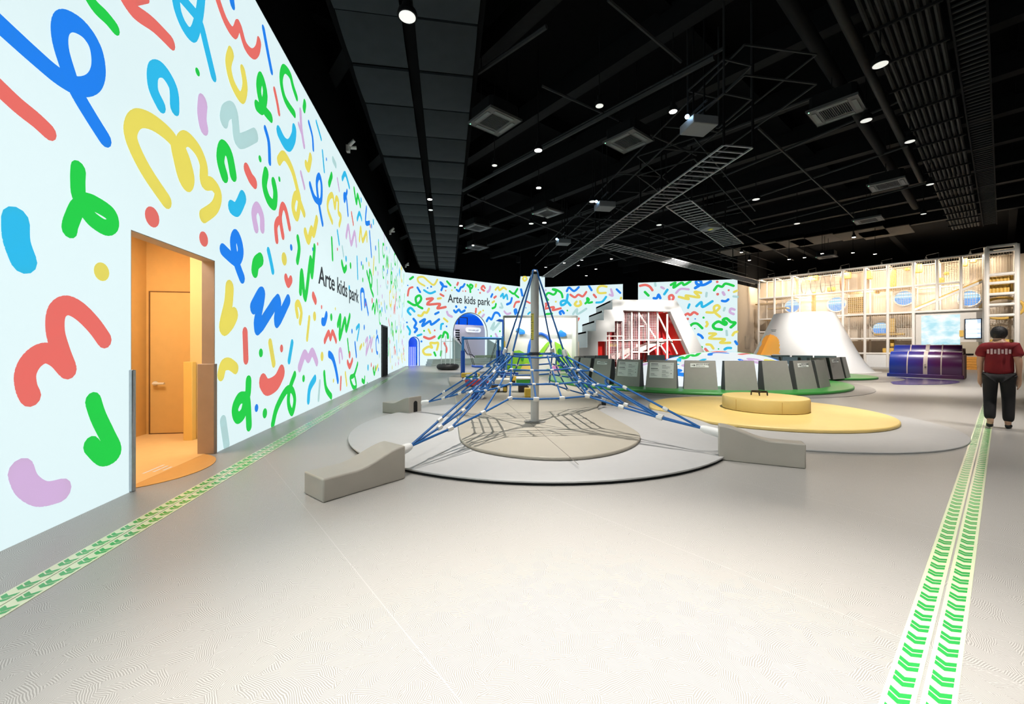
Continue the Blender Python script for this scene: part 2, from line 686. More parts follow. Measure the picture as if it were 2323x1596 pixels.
# pill sign
s0, zz0 = WB.sz(1056, 742, 1.5)
s1, zz1 = WB.sz(1090, 754, 1.5)
hh = abs(zz1 - zz0) / 2
cz = (zz0 + zz1) / 2
pill = []
for k in range(13):
    a = -PI / 2 + PI * k / 12
    pill.append((s1 - hh + hh * math.cos(a), cz + hh * math.sin(a)))
for k in range(13):
    a = PI / 2 + PI * k / 12
    pill.append((s0 + hh + hh * math.cos(a), cz + hh * math.sin(a)))
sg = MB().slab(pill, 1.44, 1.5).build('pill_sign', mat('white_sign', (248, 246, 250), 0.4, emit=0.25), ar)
text_obj('sign_lettering', 'Arte kids park', hh * 0.95, mat('sign_black', (45, 45, 50), 0.5), sg, (s0 + s1) / 2, 1.43, cz - hh * 0.35, 'CENTER', squash=0.92)
wn = MB()
for k in range(5):
    wn.box(a0 + 1.05 + 0.24, 1.42, gh - 0.5 - 0.2 * k, 0.4, 0.06, 0.11)
wn.build('wall_vent', BLACK2, ar)
MB().tube([(a0 + 1.45, 1.45, gh), (a0 + 1.45, 1.45, gh + 0.62), (a0 + 2.3, 1.45, gh + 0.62), (a0 + 2.3, 1.45, gh)], 0.04, 6).build('railing', BLACK2, ar)
MB().box(a1 + 2.2, 2.6, 2.6, 0.1, 4.6, 5.2).build('blue_side_wall', BLUEC, ar)
al = bpy.data.lights.new('arch_room_fill', 'AREA')  # unseen area light added to brighten the arch room
al.energy = 60
al.size = 2.0
ao = bpy.data.objects.new('arch_room_fill', al)
COL.objects.link(ao)
ao.location = WB.world((a0 + a1) / 2, 0.9, atop - 0.25)
# arch rims
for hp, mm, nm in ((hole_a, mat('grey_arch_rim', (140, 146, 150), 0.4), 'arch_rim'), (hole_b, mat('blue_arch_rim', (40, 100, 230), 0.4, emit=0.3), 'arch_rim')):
    MB().tube([(p[0], -0.01, p[1]) for p in hp[1:] + hp[:1]], 0.035, 6).build(nm, mm, wb)
# blue niche
bn = thing('door_3', None, None, WB.loc, WB.rz)
struct(bn)
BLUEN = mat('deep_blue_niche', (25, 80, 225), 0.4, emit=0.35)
MB().slab(hole_b, 0.5, 0.56).build('niche_back', BLUEN, bn)
nb = MB()
for k in range(5):
    nb.tube([(b0 + 0.14 + k * (b1 - b0 - 0.28) / 4, 0.42, 0.0), (b0 + 0.14 + k * (b1 - b0 - 0.28) / 4, 0.42, btop * 0.66)], 0.045, 8)
nb.build('light_curtain', mat('violet_light_curtain', (130, 140, 255), 0.3, emit=1.3), bn, smooth=True)
# low stepped plinth in front of the arch
pl0, pl1 = WB.sz(953, 820)[0], WB.sz(1140, 820)[0]
for k in range(3):
    MB().box((pl0 + pl1) / 2 + 0.3 * k, -0.45 - 0.45 * (2 - k), 0.08 + 0.16 * k * 0.5, pl1 - pl0, 0.9, 0.16 + 0.16 * k).build('step', mat('grey_green_step', (170, 182, 176), 0.6), wb)
# teal door leaves flanking the arch
for (sa, sb, za, zb) in ((a0 - 0.15, a0 + 0.85, 2.15, 1.35), (a1 - 0.1, a1 + 1.6, 2.1, 1.3)):
    MB().slab([(sa, 0.3), (sb, 0.3), (sb, zb), (sa, za)], -0.2, -0.1).build('side_panel', mat('teal_grey_panel', (176, 196, 196), 0.5), wb)
pt = MB()
hedge = MB()
for k in range(4):
    hedge.box(a0 + 2.2 + k * 1.0, -0.55, 0.62, 0.85, 0.22, 0.22)
hedge.build('planter_box', mat('grey_green_planter', (148, 164, 138), 0.8, noise=0.3, nscale=30), wb, bevel=0.02)


# column with the projection on it, and the two wall sections to its right
cl = thing('wall_column', None, None, (0, 0, 0))
struct(cl)
c0, c1 = at(1181, 700, 31.6), at(1236, 700, 31.6)
MB().box((c0.x + c1.x) / 2, 31.6 + 0.9, WTOP / 2 - 0.02, c1.x - c0.x, 1.8, WTOP - 0.04).build('projected_face', P_WHITE, cl)
MB().box((c0.x + c1.x) / 2, 31.6 + 0.9, (WTOP + CEIL) / 2, c1.x - c0.x, 1.8, CEIL - WTOP).build('upper_column', BLACK, cl)


def wall_between(name, pA, pB, m=P_WHITE, top=WTOP, thick=0.3):
    d = Vector((pB.x - pA.x, pB.y - pA.y))
    P = Plane((pA.x, pA.y), d)
    o = MB().slab([(0, 0), (d.length, 0), (d.length, top), (0, top)], 0.0, thick).build(name, m, loc=P.loc, rz=P.rz)
    struct(o)
    MB().slab([(0, top), (d.length, top), (d.length, CEIL), (0, CEIL)], -0.02, thick).build('upper_wall', BLACK, o)
    return P, o, d.length


RISE = WTOP - H
pa = at(1236, 640, RISE * F / (787 - 651))
pb = at(1413, 640, RISE * F / (787 - 644))
WM, wm, LM = wall_between('wall_middle', pa, pb)
pc = at(1448, 640, RISE * F / (787 - 641))
pd = at(1673, 640, RISE * F / (787 - 633))
WR, wr, LR = wall_between('wall_right', pc, pd)
pe = at(1726, 640, 37.5)
WE, we, LE = wall_between('wall_beige', pd + Vector((0.0, 0.1, 0)), Vector((pd.x + 5.0, pd.y + 4.2, 0)), BEIGE, top=6.6)
pn = MB()
sA, zA = WE.sz(1690, 762)
sB, zB = WE.sz(1700, 790)
MB().box((sA + sB) / 2, -0.02, (zA + zB) / 2, sB - sA, 0.03, zA - zB).build('wall_hatch', mat('beige_hatch', (200, 186, 168), 0.6), we)
# dark recess between the two sections
struct(MB().box(12.5, 44.0, 4.7, 34, 0.3, 9.4).build('wall_far', BLACK))
struct(MB().box(44.0, 20.0, 4.7, 0.3, 60, 9.4).build('wall_side', BLACK))
struct(MB().box(10, -8.5, 4.7, 70, 0.3, 9.4).build('wall_rear', mat('grey_wall_rear', (120, 118, 115), 0.8)))

ceil = MB().box(12, 26, CEIL + 0.1, 72, 72, 0.2).build('ceiling', BLACK)
struct(ceil)

# ------------------------------------------------------------------ projected doodles
def doodle(parent, P, col, w_px, pts, sharp=False, dep=-0.006):
    """pts are photo pixels on the plane P, w_px the stroke thickness measured upright"""
    cxp = sum(p[0] for p in pts) / len(pts)
    w = w_px * P.depth_at(max(cxp, 4)) / F
    q = [P.sz(*p) for p in pts]
    if len(q) > 2:
        q = [(v.x, v.y) for v in catmull([(a, b, 0) for a, b in q], 4 if not sharp else 3)]
    zmax = WTOP - 0.005
    vs, fs = stroke(q, w)
    vs = [(a, min(max(b, 0.003), zmax)) for a, b in vs]
    return MB().add([(a, dep, b) for a, b in vs], fs).build('projected_doodle', PC[col], parent)


LEFT = [
    ('B', 42, [(-30, 30), (30, 85), (80, 130), (130, 172), (175, 196), (208, 190), (222, 160), (216, 110), (190, 68), (155, 47), (136, 58), (135, 98), (150, 152), (170, 205), (205, 265), (236, 314)]),
    ('R', 42, [(-45, 160), (0, 203), (40, 240), (80, 272), (108, 298)]),
    ('G', 32, [(188, -30), (212, 12), (240, 40), (258, 62)]),
    ('R', 34, [(270, -25), (300, 22), (345, 55), (386, 96)]),
    ('R', 22, [(300, 0), (330, -6)]),
    ('C', 24, [(458, -30), (452, 28), (438, 78), (418, 62), (401, 20), (396, -25)]),
    ('C', 22, [(405, -12), (432, 20), (452, 48), (468, 110), (483, 172)]),
    ('R', 22, [(490, -10), (510, 46), (530, 75), (541, 57), (555, 102), (572, 122), (583, 114), (587, 94)]),
    ('B', 20, [(524, -8), (526, 8)]),
    ('B', 14, [(597, 66), (606, 115), (615, 161)]),
    ('Y', 21, [(523, 119), (517, 147), (527, 190), (547, 222), (555, 196), (550, 160)]),
    ('G', 17, [(447, 163)]),
    ('C', 34, [(363, 238), (346, 200), (347, 160), (368, 160), (392, 200), (395, 245)]),
    ('P', 30, [(459, 232), (457, 262), (461, 288)]),
    ('S', 28, [(507, 272), (512, 254), (529, 250), (534, 286), (541, 320), (578, 306)]),
    ('G', 24, [(582, 240), (594, 246), (601, 212), (592, 176), (586, 200), (595, 242), (613, 266)]),
    ('R', 12, [(622, 204), (628, 232), (632, 256)]),
    ('G', 18, [(667, 258), (646, 225), (637, 182), (643, 156), (657, 170), (664, 196), (672, 220)]),
    ('G', 15, [(691, 234), (689, 247)]),
    ('C', 8, [(717, 276), (728, 315)]),
    ('P', 13, [(681, 252), (683, 290), (689, 330)]),
    ('P', 10, [(677, 282), (683, 300)]),
    ('B', 10, [(700, 278), (708, 309), (710, 338)]),
    ('B', 13, [(601, 292), (609, 323), (611, 368)]),
    ('C', 22, [(632, 299), (645, 324), (656, 329), (665, 312), (667, 293)]),
    ('Y', 20, [(632, 364), (644, 353), (662, 385), (674, 430), (679, 455), (673, 492), (664, 470), (672, 442), (689, 484)]),
    ('G', 21, [(603, 391), (599, 420), (608, 452), (621, 464), (624, 438), (620, 414)]),
    ('G', 15, [(589, 360)]), ('G', 12, [(633, 406)]),
    ('R', 24, [(559, 384), (568, 404), (576, 414)]),
    ('C', 27, [(525, 470), (537, 474), (550, 447)]),
    ('G', 27, [(508, 398), (499, 362), (505, 334), (519, 350), (528, 396)]),
    ('P', 20, [(580, 517), (575, 485), (583, 469), (593, 490), (594, 518)]),
    ('Y', 34, [(376, 455), (330, 387), (299, 323), (296, 288), (314, 268), (350, 280), (391, 316), (400, 350), (412, 400), (424, 418), (430, 400), (420, 360), (408, 328), (422, 314), (447, 340), (461, 376), (462, 413), (480, 417), (494, 440), (486, 470), (460, 490)]),
    ('G', 38, [(176, 384), (175, 414), (180, 450), (210, 460), (248, 484), (254, 508), (238, 516), (208, 497), (180, 466), (160, 502), (156, 520)]),
    ('C', 62, [(34, 500), (36, 545), (52, 590)]),
    ('R', 46, [(344, 492)]), ('R', 34, [(461, 542)]), ('Y', 42, [(229, 616)]),
    ('R', 46, [(235, 770), (212, 738), (180, 706), (150, 692), (127, 708), (124, 752), (138, 800), (152, 838), (128, 812), (100, 800), (72, 816), (56, 846), (58, 878), (67, 898)]),
    ('G', 42, [(210, 910), (222, 946), (244, 991), (258, 1024), (233, 1036), (206, 1010)]),
    ('P', 56, [(46, 1068), (60, 1100), (94, 1120), (136, 1112)]),
    ('B', 27, [(505, 566), (525, 585), (537, 591), (545, 573), (542, 549), (534, 533), (528, 548), (531, 576), (537, 600), (548, 630)]),
    ('G', 27, [(577, 614), (580, 597), (590, 588)]),
    ('C', 14, [(608, 568), (614, 594), (618, 615)]),
    ('Y', 30, [(644, 587)]), ('B', 15, [(660, 561)]),
    ('G', 15, [(675, 540), (678, 564), (674, 592)]),
    ('R', 18, [(627, 544), (625, 512), (634, 500), (641, 535), (635, 494), (640, 467), (648, 478), (656, 516)]),
    ('Y', 17, [(692, 526), (699, 545), (706, 521), (711, 529), (718, 497)]),
    ('B', 15, [(703, 419), (713, 449), (727, 456), (729, 421), (724, 399), (718, 414), (722, 456), (731, 507)]),
    ('Y', 13, [(753, 503), (743, 474), (745, 450), (754, 443), (759, 470), (762, 450), (767, 456), (767, 481), (773, 491), (769, 510)]),
    ('G', 15, [(681, 662), (684, 617), (692, 676), (704, 587), (707, 625), (713, 560)]),
    ('R', 17, [(648, 630), (653, 643), (659, 634)]),
    ('B', 25, [(574, 697), (594, 665), (583, 745), (630, 680), (627, 730), (653, 680)]),
    ('Y', 30, [(520, 652), (517, 690), (506, 742), (521, 731), (530, 713)]),
    ('R', 20, [(555, 753), (557, 815)]),
    ('G', 20, [(591, 800)]), ('Y', 17, [(612, 777), (620, 824)]), ('R', 18, [(638, 790)]), ('C', 14, [(662, 777), (655, 818)]),
    ('Y', 14, [(674, 715), (671, 693), (677, 688), (683, 708), (680, 730)]),
    ('Y', 12, [(701, 721), (696, 768)]), ('Y', 22, [(713, 717)]),
    ('R', 16, [(710, 670), (715, 682)]),
    ('B', 16, [(731, 729), (736, 729), (740, 714)]), ('R', 10, [(729, 696)]), ('G', 18, [(751, 719)]),
    ('G', 13, [(766, 736), (772, 718), (770, 766), (782, 724), (785, 748), (793, 716)]),
    ('R', 12, [(736, 773), (745, 754), (749, 767), (754, 753), (762, 773)]),
    ('P', 18, [(679, 833), (690, 803), (699, 813), (708, 798), (718, 821)]),
    ('Y', 22, [(730, 808)]),
    ('B', 14, [(746, 803), (754, 811), (761, 835), (766, 863)]),
    ('P', 10, [(770, 820), (769, 797), (773, 794), (776, 811)]),
    ('Y', 24, [(500, 850), (506, 829), (519, 825), (533, 835)]),
    ('G', 27, [(563, 864), (560, 898), (543, 903), (532, 928), (538, 947), (551, 936), (560, 903), (564, 965)]),
    ('R', 32, [(596, 866), (606, 878), (626, 867), (638, 844)]),
    ('B', 18, [(581, 925)]), ('G', 23, [(600, 937)]),
    ('G', 18, [(618, 962), (627, 925), (648, 886), (662, 884), (668, 907), (662, 935), (654, 916), (656, 884), (668, 849)]),
    ('S', 22, [(505, 954), (513, 1009)]),
    ('G', 17, [(688, 858)]), ('C', 16, [(699, 908), (702, 880), (714, 858)]), ('S', 11, [(725, 866), (722, 905)]),
    ('G', 13, [(735, 846), (739, 880), (751, 899)]),
    ('Y', 10, [(756, 863)]), ('R', 10, [(773, 857), (772, 881)]), ('Y', 9, [(783, 846), (786, 872)]),
    ('G', 9, [(811, 824), (803, 850), (794, 857), (801, 878), (808, 875), (804, 851)]),
    ('R', 11, [(788, 821), (793, 831), (799, 816)]),
    ('B', 9, [(805, 778), (808, 807)]), ('G', 8, [(788, 770), (791, 798)]),
    ('P', 8, [(829, 774), (834, 768), (830, 803), (841, 767), (840, 788), (845, 767)]),
    ('B', 9, [(820, 700), (818, 662), (825, 661), (827, 694), (829, 681), (835, 712)]),
    ('G', 8, [(844, 700), (848, 690), (850, 710), (854, 680), (857, 704)]),
    ('G', 12, [(775, 595), (780, 613), (785, 606)]),
    ('G', 10, [(752, 541), (754, 587)]), ('R', 8, [(765, 565)]),
    ('P', 11, [(785, 536), (790, 513), (796, 553), (804, 527), (808, 556)]),
    ('Y', 10, [(815, 544), (818, 517), (822, 546), (831, 527), (832, 545)]),
    ('B', 9, [(787, 433), (781, 455), (780, 442), (785, 446), (789, 487)]),
    ('C', 10, [(776, 405), (783, 394), (792, 424)]),
    ('G', 11, [(803, 429), (808, 459), (811, 443), (817, 466)]),
    ('Y', 17, [(694, 373), (699, 380), (704, 356)]), ('P', 10, [(682, 392), (690, 425)]),
    ('C', 8, [(731, 343), (735, 388)]), ('G', 13, [(746, 417), (752, 397)]), ('P', 8, [(765, 406), (769, 431)]),
    ('S', 13, [(755, 362), (761, 374)]), ('B', 8, [(740, 361)]),
    ('R', 8, [(801, 508), (797, 483)]), ('C', 9, [(810, 497), (815, 483), (820, 497)]), ('B', 9, [(831, 471), (829, 504), (838, 505)]),
    ('C', 8, [(765, 524), (769, 553)]), ('B', 9, [(709, 565)]), ('R', 8, [(720, 553)]), ('S', 8, [(776, 560), (779, 580)]),
    ('Y', 8, [(760, 700)]), ('C', 8, [(808, 745), (815, 738), (810, 770)]), ('Y', 9, [(820, 783), (816, 790)]),
    ('G', 9, [(821, 862), (826, 866), (827, 856)]), ('Y', 7, [(853, 838), (857, 828)]), ('G', 8, [(846, 836), (849, 848), (852, 832)]),
]
for (c, wv, p) in LEFT:
    mx_ = sum(q[0] for q in p) / len(p)
    doodle(wl, WL, c, wv * (1.0 if mx_ < 380 or len(p) == 1 else 1.02 if len(p) > 6 else 1.2), p)
tx0, tz0 = WL.sz(722, 642)
tx1, tz1 = WL.sz(813, 690)
t = text_obj('projected_lettering', 'Arte kids park', 0.62, PC['K'], wl, tx0, -0.008, 2.93, bold=0.008)
wid = max(v.co.x for v in t.data.vertices)
k = (tx1 - tx0) / wid
t.scale = (k, 1.0, 1.0)

SHAPES = [
    [(0, 0), (0.25, 0.5), (0.5, 0), (0.75, 0.5), (1, 0)], [(0, .4), (.3, 0), (.7, 0), (1, .4)], [(0, 0), (0, 1)], [(0, 0), (.25, .9)],
    [(0, 0)], [(.8, .1), (.4, 0), (0, .4), (.3, .9), (.8, .8)], [(0, 1), (.5, .1), (.9, .3), (.6, .8), (.3, .3), (.8, -.5)], [(0, 0), (.3, .8), (.5, .1), (.8, .9), (1, .2)],
    [(0, .5), (.2, 1), (.6, .8), (.5, .3), (.8, .5), (1, 0)], [(0, 0)], [(0, .8), (.2, 0)], [(0, 0), (.4, .3), (.6, .9)],
]


def fill(parent, P, s0, s1, z0, z1, taken, n, unit, seed, wk=0.2):
    rng = random.Random(seed)
    made = 0
    for _ in range(n * 30):
        if made >= n:
            break
        s, z = rng.uniform(s0, s1), rng.uniform(z0, z1)
        sh = rng.choice(SHAPES)
        sc = unit * rng.uniform(0.7, 1.25)
        rad = sc * 0.62 if len(sh) > 1 else sc * 0.25
        if any((s - a) ** 2 + (z - b) ** 2 < (rad + r) ** 2 for a, b, r in taken) or z - rad < z0 - 0.1:
            continue
        taken.append((s, z, rad))
        rot = rng.uniform(-0.7, 0.7)
        q = []
        for (a, b) in sh:
            a, b = (a - .5) * sc, (b - .45) * sc
            q.append((s + a * math.cos(rot) - b * math.sin(rot), z + a * math.sin(rot) + b * math.cos(rot)))
        if len(q) > 2:
            q = [(v.x, v.y) for v in catmull([(a, b, 0) for a, b in q], 4)]
        ww = sc * wk * (1.3 if len(sh) == 1 else 1)
        vs, fs = stroke(q, ww)
        vs = [(min(max(a, s0), s1), min(max(b, 0.01), WTOP - 0.01)) for a, b in vs]
        MB().add([(a, -0.006, b) for a, b in vs], fs).build('projected_doodle', PC[rng.choice('BBRRYYGGGCCPS')], parent)
        made += 1


taken = []
for (c, wv, p) in LEFT:
    for q in p:
        s, z = WL.sz(*q)
        if s > 6:
            taken.append((s, z, 0.22))
for k in range(14):
    taken.append((tx0 + (tx1 - tx0) * k / 13, 3.05, 0.42))
for zz in (0.4, 1.2, 2.0):
    taken.append(((dr0 + dr1) / 2, zz, 0.9))
fill(wl, WL, 8.5, S_END - 0.2, 0.25, WTOP - 0.2, taken, 185, 0.85, 3, 0.2)

BACK = [
    ('R', 3.6, [(925, 670), (928, 655), (936, 651)]), ('G', 4, [(930, 633), (937, 628)]), ('Y', 3.6, [(963, 648), (950, 640), (948, 630), (960, 628), (972, 638), (984, 646), (992, 634)]),
    ('B', 4, [(947, 652), (953, 662)]), ('C', 4, [(962, 658), (975, 665), (987, 661)]), ('B', 4, [(1001, 658), (1005, 646), (999, 640), (1004, 648), (1013, 650)]),
    ('G', 4, [(1014, 638), (1022, 647)]), ('R', 4, [(1037, 646), (1039, 641)]), ('B', 4, [(1036, 657), (1041, 660), (1045, 652), (1050, 650), (1054, 644)]),
    ('G', 4, [(1060, 646), (1068, 654), (1072, 648), (1066, 646), (1067, 662)]), ('Y', 4, [(1080, 645), (1079, 650)]), ('R', 4, [(1098, 659), (1092, 654), (1096, 648), (1100, 653)]),
    ('P', 4.5, [(1112, 650), (1110, 658), (1106, 662)]), ('Y', 4, [(1124, 657), (1130, 651), (1133, 658), (1142, 652), (1148, 656)]),
    ('G', 4, [(1156, 660), (1166, 666), (1174, 655), (1168, 666), (1176, 674)]), ('C', 4, [(1136, 672), (1141, 666), (1142, 676), (1149, 668), (1151, 678)]),
    ('B', 4, [(1114, 673), (1117, 667)]), ('R', 4, [(1121, 675), (1125, 672)]), ('B', 4.5, [(1150, 690), (1158, 686), (1161, 676)]),
    ('Y', 4, [(1117, 686), (1121, 683)]), ('G', 4, [(1117, 699), (1123, 696), (1125, 689)]), ('S', 4, [(1137, 688), (1140, 697), (1134, 697)]),
    ('R', 4, [(1166, 696), (1170, 686), (1178, 684)]), ('B', 4.5, [(1169, 712), (1167, 704), (1171, 702), (1172, 709)]), ('P', 4, [(1144, 706), (1150, 712), (1158, 710)]),
    ('G', 4.5, [(926, 684), (942, 692), (955, 680), (952, 670), (943, 676), (947, 692), (958, 699)]), ('R', 4.5, [(968, 678), (982, 677), (969, 690), (998, 689), (992, 699), (1011, 696)]),
    ('Y', 4, [(993, 677), (1000, 676)]), ('R', 4, [(999, 667), (1006, 671)]), ('C', 4.5, [(931, 713), (925, 705), (931, 698), (940, 706)]),
    ('Y', 4.5, [(949, 715), (956, 716), (962, 708), (968, 709), (973, 700)]), ('B', 4, [(987, 712), (995, 708)]), ('P', 4.5, [(1014, 707), (1017, 714), (1025, 718)]),
    ('B', 4.5, [(1030, 704), (1034, 708), (1041, 702), (1046, 708), (1054, 704)]), ('B', 5, [(1035, 695)]), ('B', 5, [(1056, 697)]), ('R', 4, [(1080, 700), (1079, 708)]),
    ('Y', 4, [(1086, 711), (1090, 707)]), ('Y', 3.5, [(1096, 704)]), ('P', 4, [(1094, 718), (1098, 713)]), ('B', 4.5, [(1104, 728), (1109, 720), (1115, 724), (1122, 710), (1130, 710), (1134, 716)]),
    ('B', 4.5, [(938, 723), (944, 732), (940, 742), (946, 746), (941, 753)]), ('B', 4.5, [(953, 730), (964, 724), (958, 739), (975, 728), (979, 736), (996, 724)]),
    ('Y', 4, [(1007, 722), (1015, 729)]), ('C', 4, [(924, 740), (930, 750), (929, 758)]), ('C', 4, [(1000, 746), (1001, 736), (1005, 734)]),
    ('Y', 4, [(972, 747), (976, 755)]), ('R', 3.5, [(986, 749)]), ('G', 3.5, [(962, 750)]), ('B', 3.5, [(1013, 740)]), ('R', 4.5, [(962, 764), (974, 768), (986, 763)]),
    ('C', 4, [(947, 761), (956, 758)]), ('G', 4.5, [(995, 767), (1000, 761), (1004, 764), (1008, 753), (1015, 757), (1016, 766)]),
    ('Y', 4.5, [(977, 804), (964, 803), (960, 794), (972, 786), (980, 788), (976, 778), (986, 778), (994, 778), (991, 793)]), ('B', 4, [(956, 774)]),
    ('G', 4, [(985, 799), (988, 806)]), ('R', 4, [(1008, 778), (1013, 790), (1012, 798)]), ('G', 4, [(1001, 796), (1000, 806)]), ('B', 3.5, [(923, 731)]), ('R', 2.5, [(1050, 660)]),
    ('S', 4.5, [(1114, 745), (1121, 732), (1118, 748), (1134, 730)]), ('G', 3.6, [(1114, 762)]), ('P', 4, [(1124, 757), (1128, 764)]), ('G', 3.6, [(1134, 751)]),
    ('B', 3, [(970, 653)]), ('B', 3.6, [(978, 650)]), ('R', 3, [(1011, 659)]), ('Y', 3, [(1025, 658)]), ('G', 3.6, [(1032, 652)]), ('R', 3, [(1056, 660)]), ('B', 2.5, [(1085, 657)]), ('R', 3.6, [(1089, 664)]),
    ('Y', 4, [(1148, 740), (1158, 735)]), ('R', 4, [(1150, 760), (1160, 752)]), ('B', 2.5, [(925, 647)]),
]
for (c, wv, p) in BACK:
    doodle(wb, WB, c, wv * 1.25, p)
q0, qz0 = WB.sz(1016, 686)
q1, qz1 = WB.sz(1112, 692)
t = text_obj('projected_lettering', 'Arte kids park', 0.92, PC['K'], wb, q0, -0.008, (qz0 + qz1) / 2, bold=0.012)
wid = max(v.co.x for v in t.data.vertices)
t.scale = ((q1 - q0) / wid, 1, 1)
PCOL = Plane((c0.x, 31.6), (1, 0))
for (c, wv, p) in [('Y', 4, [(1186, 632), (1190, 626), (1195, 632), (1190, 637), (1186, 632)]), ('B', 5, [(1182, 656), (1185, 670)]), ('R', 4, [(1192, 682), (1202, 687)]), ('C', 4, [(1198, 712), (1202, 708)]), ('B', 2.5, [(1193, 698)])]:
    cc = doodle(cl, PCOL, c, wv, p)
    cc.location = (PCOL.p0.x, PCOL.p0.y, 0)
MIDDLE = [
    ('G', 4, [(1243, 680), (1238, 672), (1244, 664), (1256, 668), (1262, 660), (1254, 656), (1262, 657), (1273, 664), (1276, 674)]), ('B', 4, [(1286, 660), (1291, 652), (1302, 660), (1313, 651)]),
    ('R', 4, [(1233, 690), (1244, 688), (1234, 700), (1256, 696), (1254, 703), (1272, 699)]), ('C', 4.5, [(1288, 668), (1284, 686), (1274, 692), (1273, 684), (1284, 682), (1294, 692)]),
    ('R', 4, [(1294, 668), (1304, 674), (1312, 668), (1322, 672), (1330, 662)]), ('Y', 4.5, [(1308, 684), (1304, 690), (1310, 694), (1318, 690), (1316, 683)]),
    ('B', 4.5, [(1272, 712), (1270, 708), (1275, 705), (1279, 710)]), ('S', 4, [(1300, 712), (1309, 701), (1310, 712), (1330, 700)]), ('Y', 3.6, [(1261, 684)]), ('G', 3, [(1287, 704)]),
    ('Y', 4, [(1374, 664), (1358, 664), (1356, 654), (1364, 648), (1376, 650)]), ('B', 4, [(1336, 648), (1342, 658)]), ('P', 4, [(1386, 656), (1390, 670), (1383, 668)]),
    ('B', 4, [(1399, 656), (1407, 664)]), ('R', 4, [(1347, 668), (1352, 674)]), ('G', 4, [(1328, 688), (1336, 680), (1332, 676), (1334, 686), (1343, 685)]),
    ('C', 4, [(1353, 686), (1366, 684), (1375, 673)]), ('Y', 4, [(1409, 675), (1407, 684)]), ('P', 3.5, [(1238, 658)]), ('G', 4, [(1240, 712), (1252, 711)]), ('R', 4, [(1308, 730), (1313, 722)]),
]
for (c, wv, p) in MIDDLE:
    doodle(wm, WM, c, wv * 1.25, p)
RIGHT = [
    ('R', 4.5, [(1452, 648), (1464, 646), (1474, 650), (1480, 658)]), ('G', 4.5, [(1463, 662), (1471, 670)]), ('P', 4, [(1500, 651), (1506, 654)]), ('S', 4, [(1486, 642), (1487, 648)]),
    ('C', 4.5, [(1507, 667), (1514, 657)]), ('G', 4.5, [(1522, 646), (1532, 641), (1528, 652), (1546, 641), (1552, 646), (1566, 638)]), ('P', 4, [(1534, 664), (1544, 655), (1562, 656)]),
    ('B', 5, [(1577, 653), (1590, 644), (1588, 636), (1580, 636), (1581, 644), (1596, 646), (1612, 638)]), ('G', 4.5, [(1620, 658), (1628, 648), (1638, 650), (1646, 643), (1664, 648)]),
    ('R', 4.5, [(1519, 680), (1518, 672), (1524, 669), (1528, 674), (1526, 679)]), ('B', 4.5, [(1483, 676), (1490, 676), (1494, 668), (1498, 676)]), ('Y', 4.5, [(1540, 673), (1562, 678), (1556, 670), (1586, 674), (1576, 662), (1590, 664)]),
    ('S', 4, [(1603, 664), (1602, 672)]), ('R', 5, [(1628, 667)]), ('P', 5, [(1640, 663), (1643, 668)]), ('R', 3.6, [(1653, 658)]), ('Y', 4, [(1665, 662), (1672, 659)]), ('R', 4.5, [(1627, 639)]),
    ('C', 4.5, [(1580, 694), (1591, 685), (1594, 696), (1616, 683)]), ('C', 4, [(1564, 690), (1561, 698)]), ('B', 4.5, [(1638, 682), (1646, 683), (1652, 679)]), ('S', 4, [(1644, 698), (1642, 704)]),
    ('Y', 4.5, [(1603, 708), (1620, 708), (1632, 698), (1628, 692), (1620, 696), (1622, 708), (1633, 718)]), ('P', 4.5, [(1666, 702), (1658, 700), (1656, 708), (1664, 712)]),
    ('R', 4.5, [(1553, 715), (1560, 711), (1566, 714), (1574, 708), (1582, 712)]), ('G', 4.5, [(1565, 740), (1572, 734), (1582, 734), (1593, 744)]), ('G', 4, [(1596, 720)]), ('R', 4.5, [(1560, 723)]), ('B', 2.5, [(1577, 723)]),
    ('Y', 4.5, [(1603, 730), (1605, 735), (1602, 740)]), ('G', 5, [(1637, 747), (1622, 745), (1618, 737), (1630, 729), (1644, 736), (1648, 732), (1640, 726), (1648, 722), (1658, 730), (1668, 732), (1658, 742)]),
    ('B', 4.5, [(1584, 758), (1590, 761), (1594, 766)]), ('Y', 4.5, [(1609, 756), (1624, 757), (1609, 767), (1644, 769), (1634, 777), (1656, 777)]), ('S', 4, [(1648, 750), (1649, 760)]),
    ('Y', 4.5, [(1662, 760), (1666, 754), (1672, 752)]), ('Y', 4.5, [(1603, 781), (1612, 782), (1618, 790)]), ('R', 4.5, [(1600, 791), (1606, 798)]), ('C', 4.5, [(1644, 792), (1650, 789), (1658, 789)]),
    ('G', 4, [(1588, 790), (1592, 787)]), ('B', 4.5, [(1668, 774), (1672, 780)]), ('G', 2.5, [(1576, 745)]), ('G', 2.5, [(1630, 791)]), ('S', 4, [(1664, 672), (1673, 673)]), ('R', 4.5, [(1574, 767), (1578, 772)]),
]
for (c, wv, p) in RIGHT:
    doodle(wr, WR, c, wv * 1.25, p)

# ------------------------------------------------------------------ ceiling: boards, beams, pipes
U = Vector((0.7705, 0.6374, 0))      # the hall's grid, one way ...
V = Vector((-0.6374, 0.7705, 0))     # ... and across
RU = math.atan2(U.y, U.x)


def atz(px, py, z):
    return gp(px, py, z)


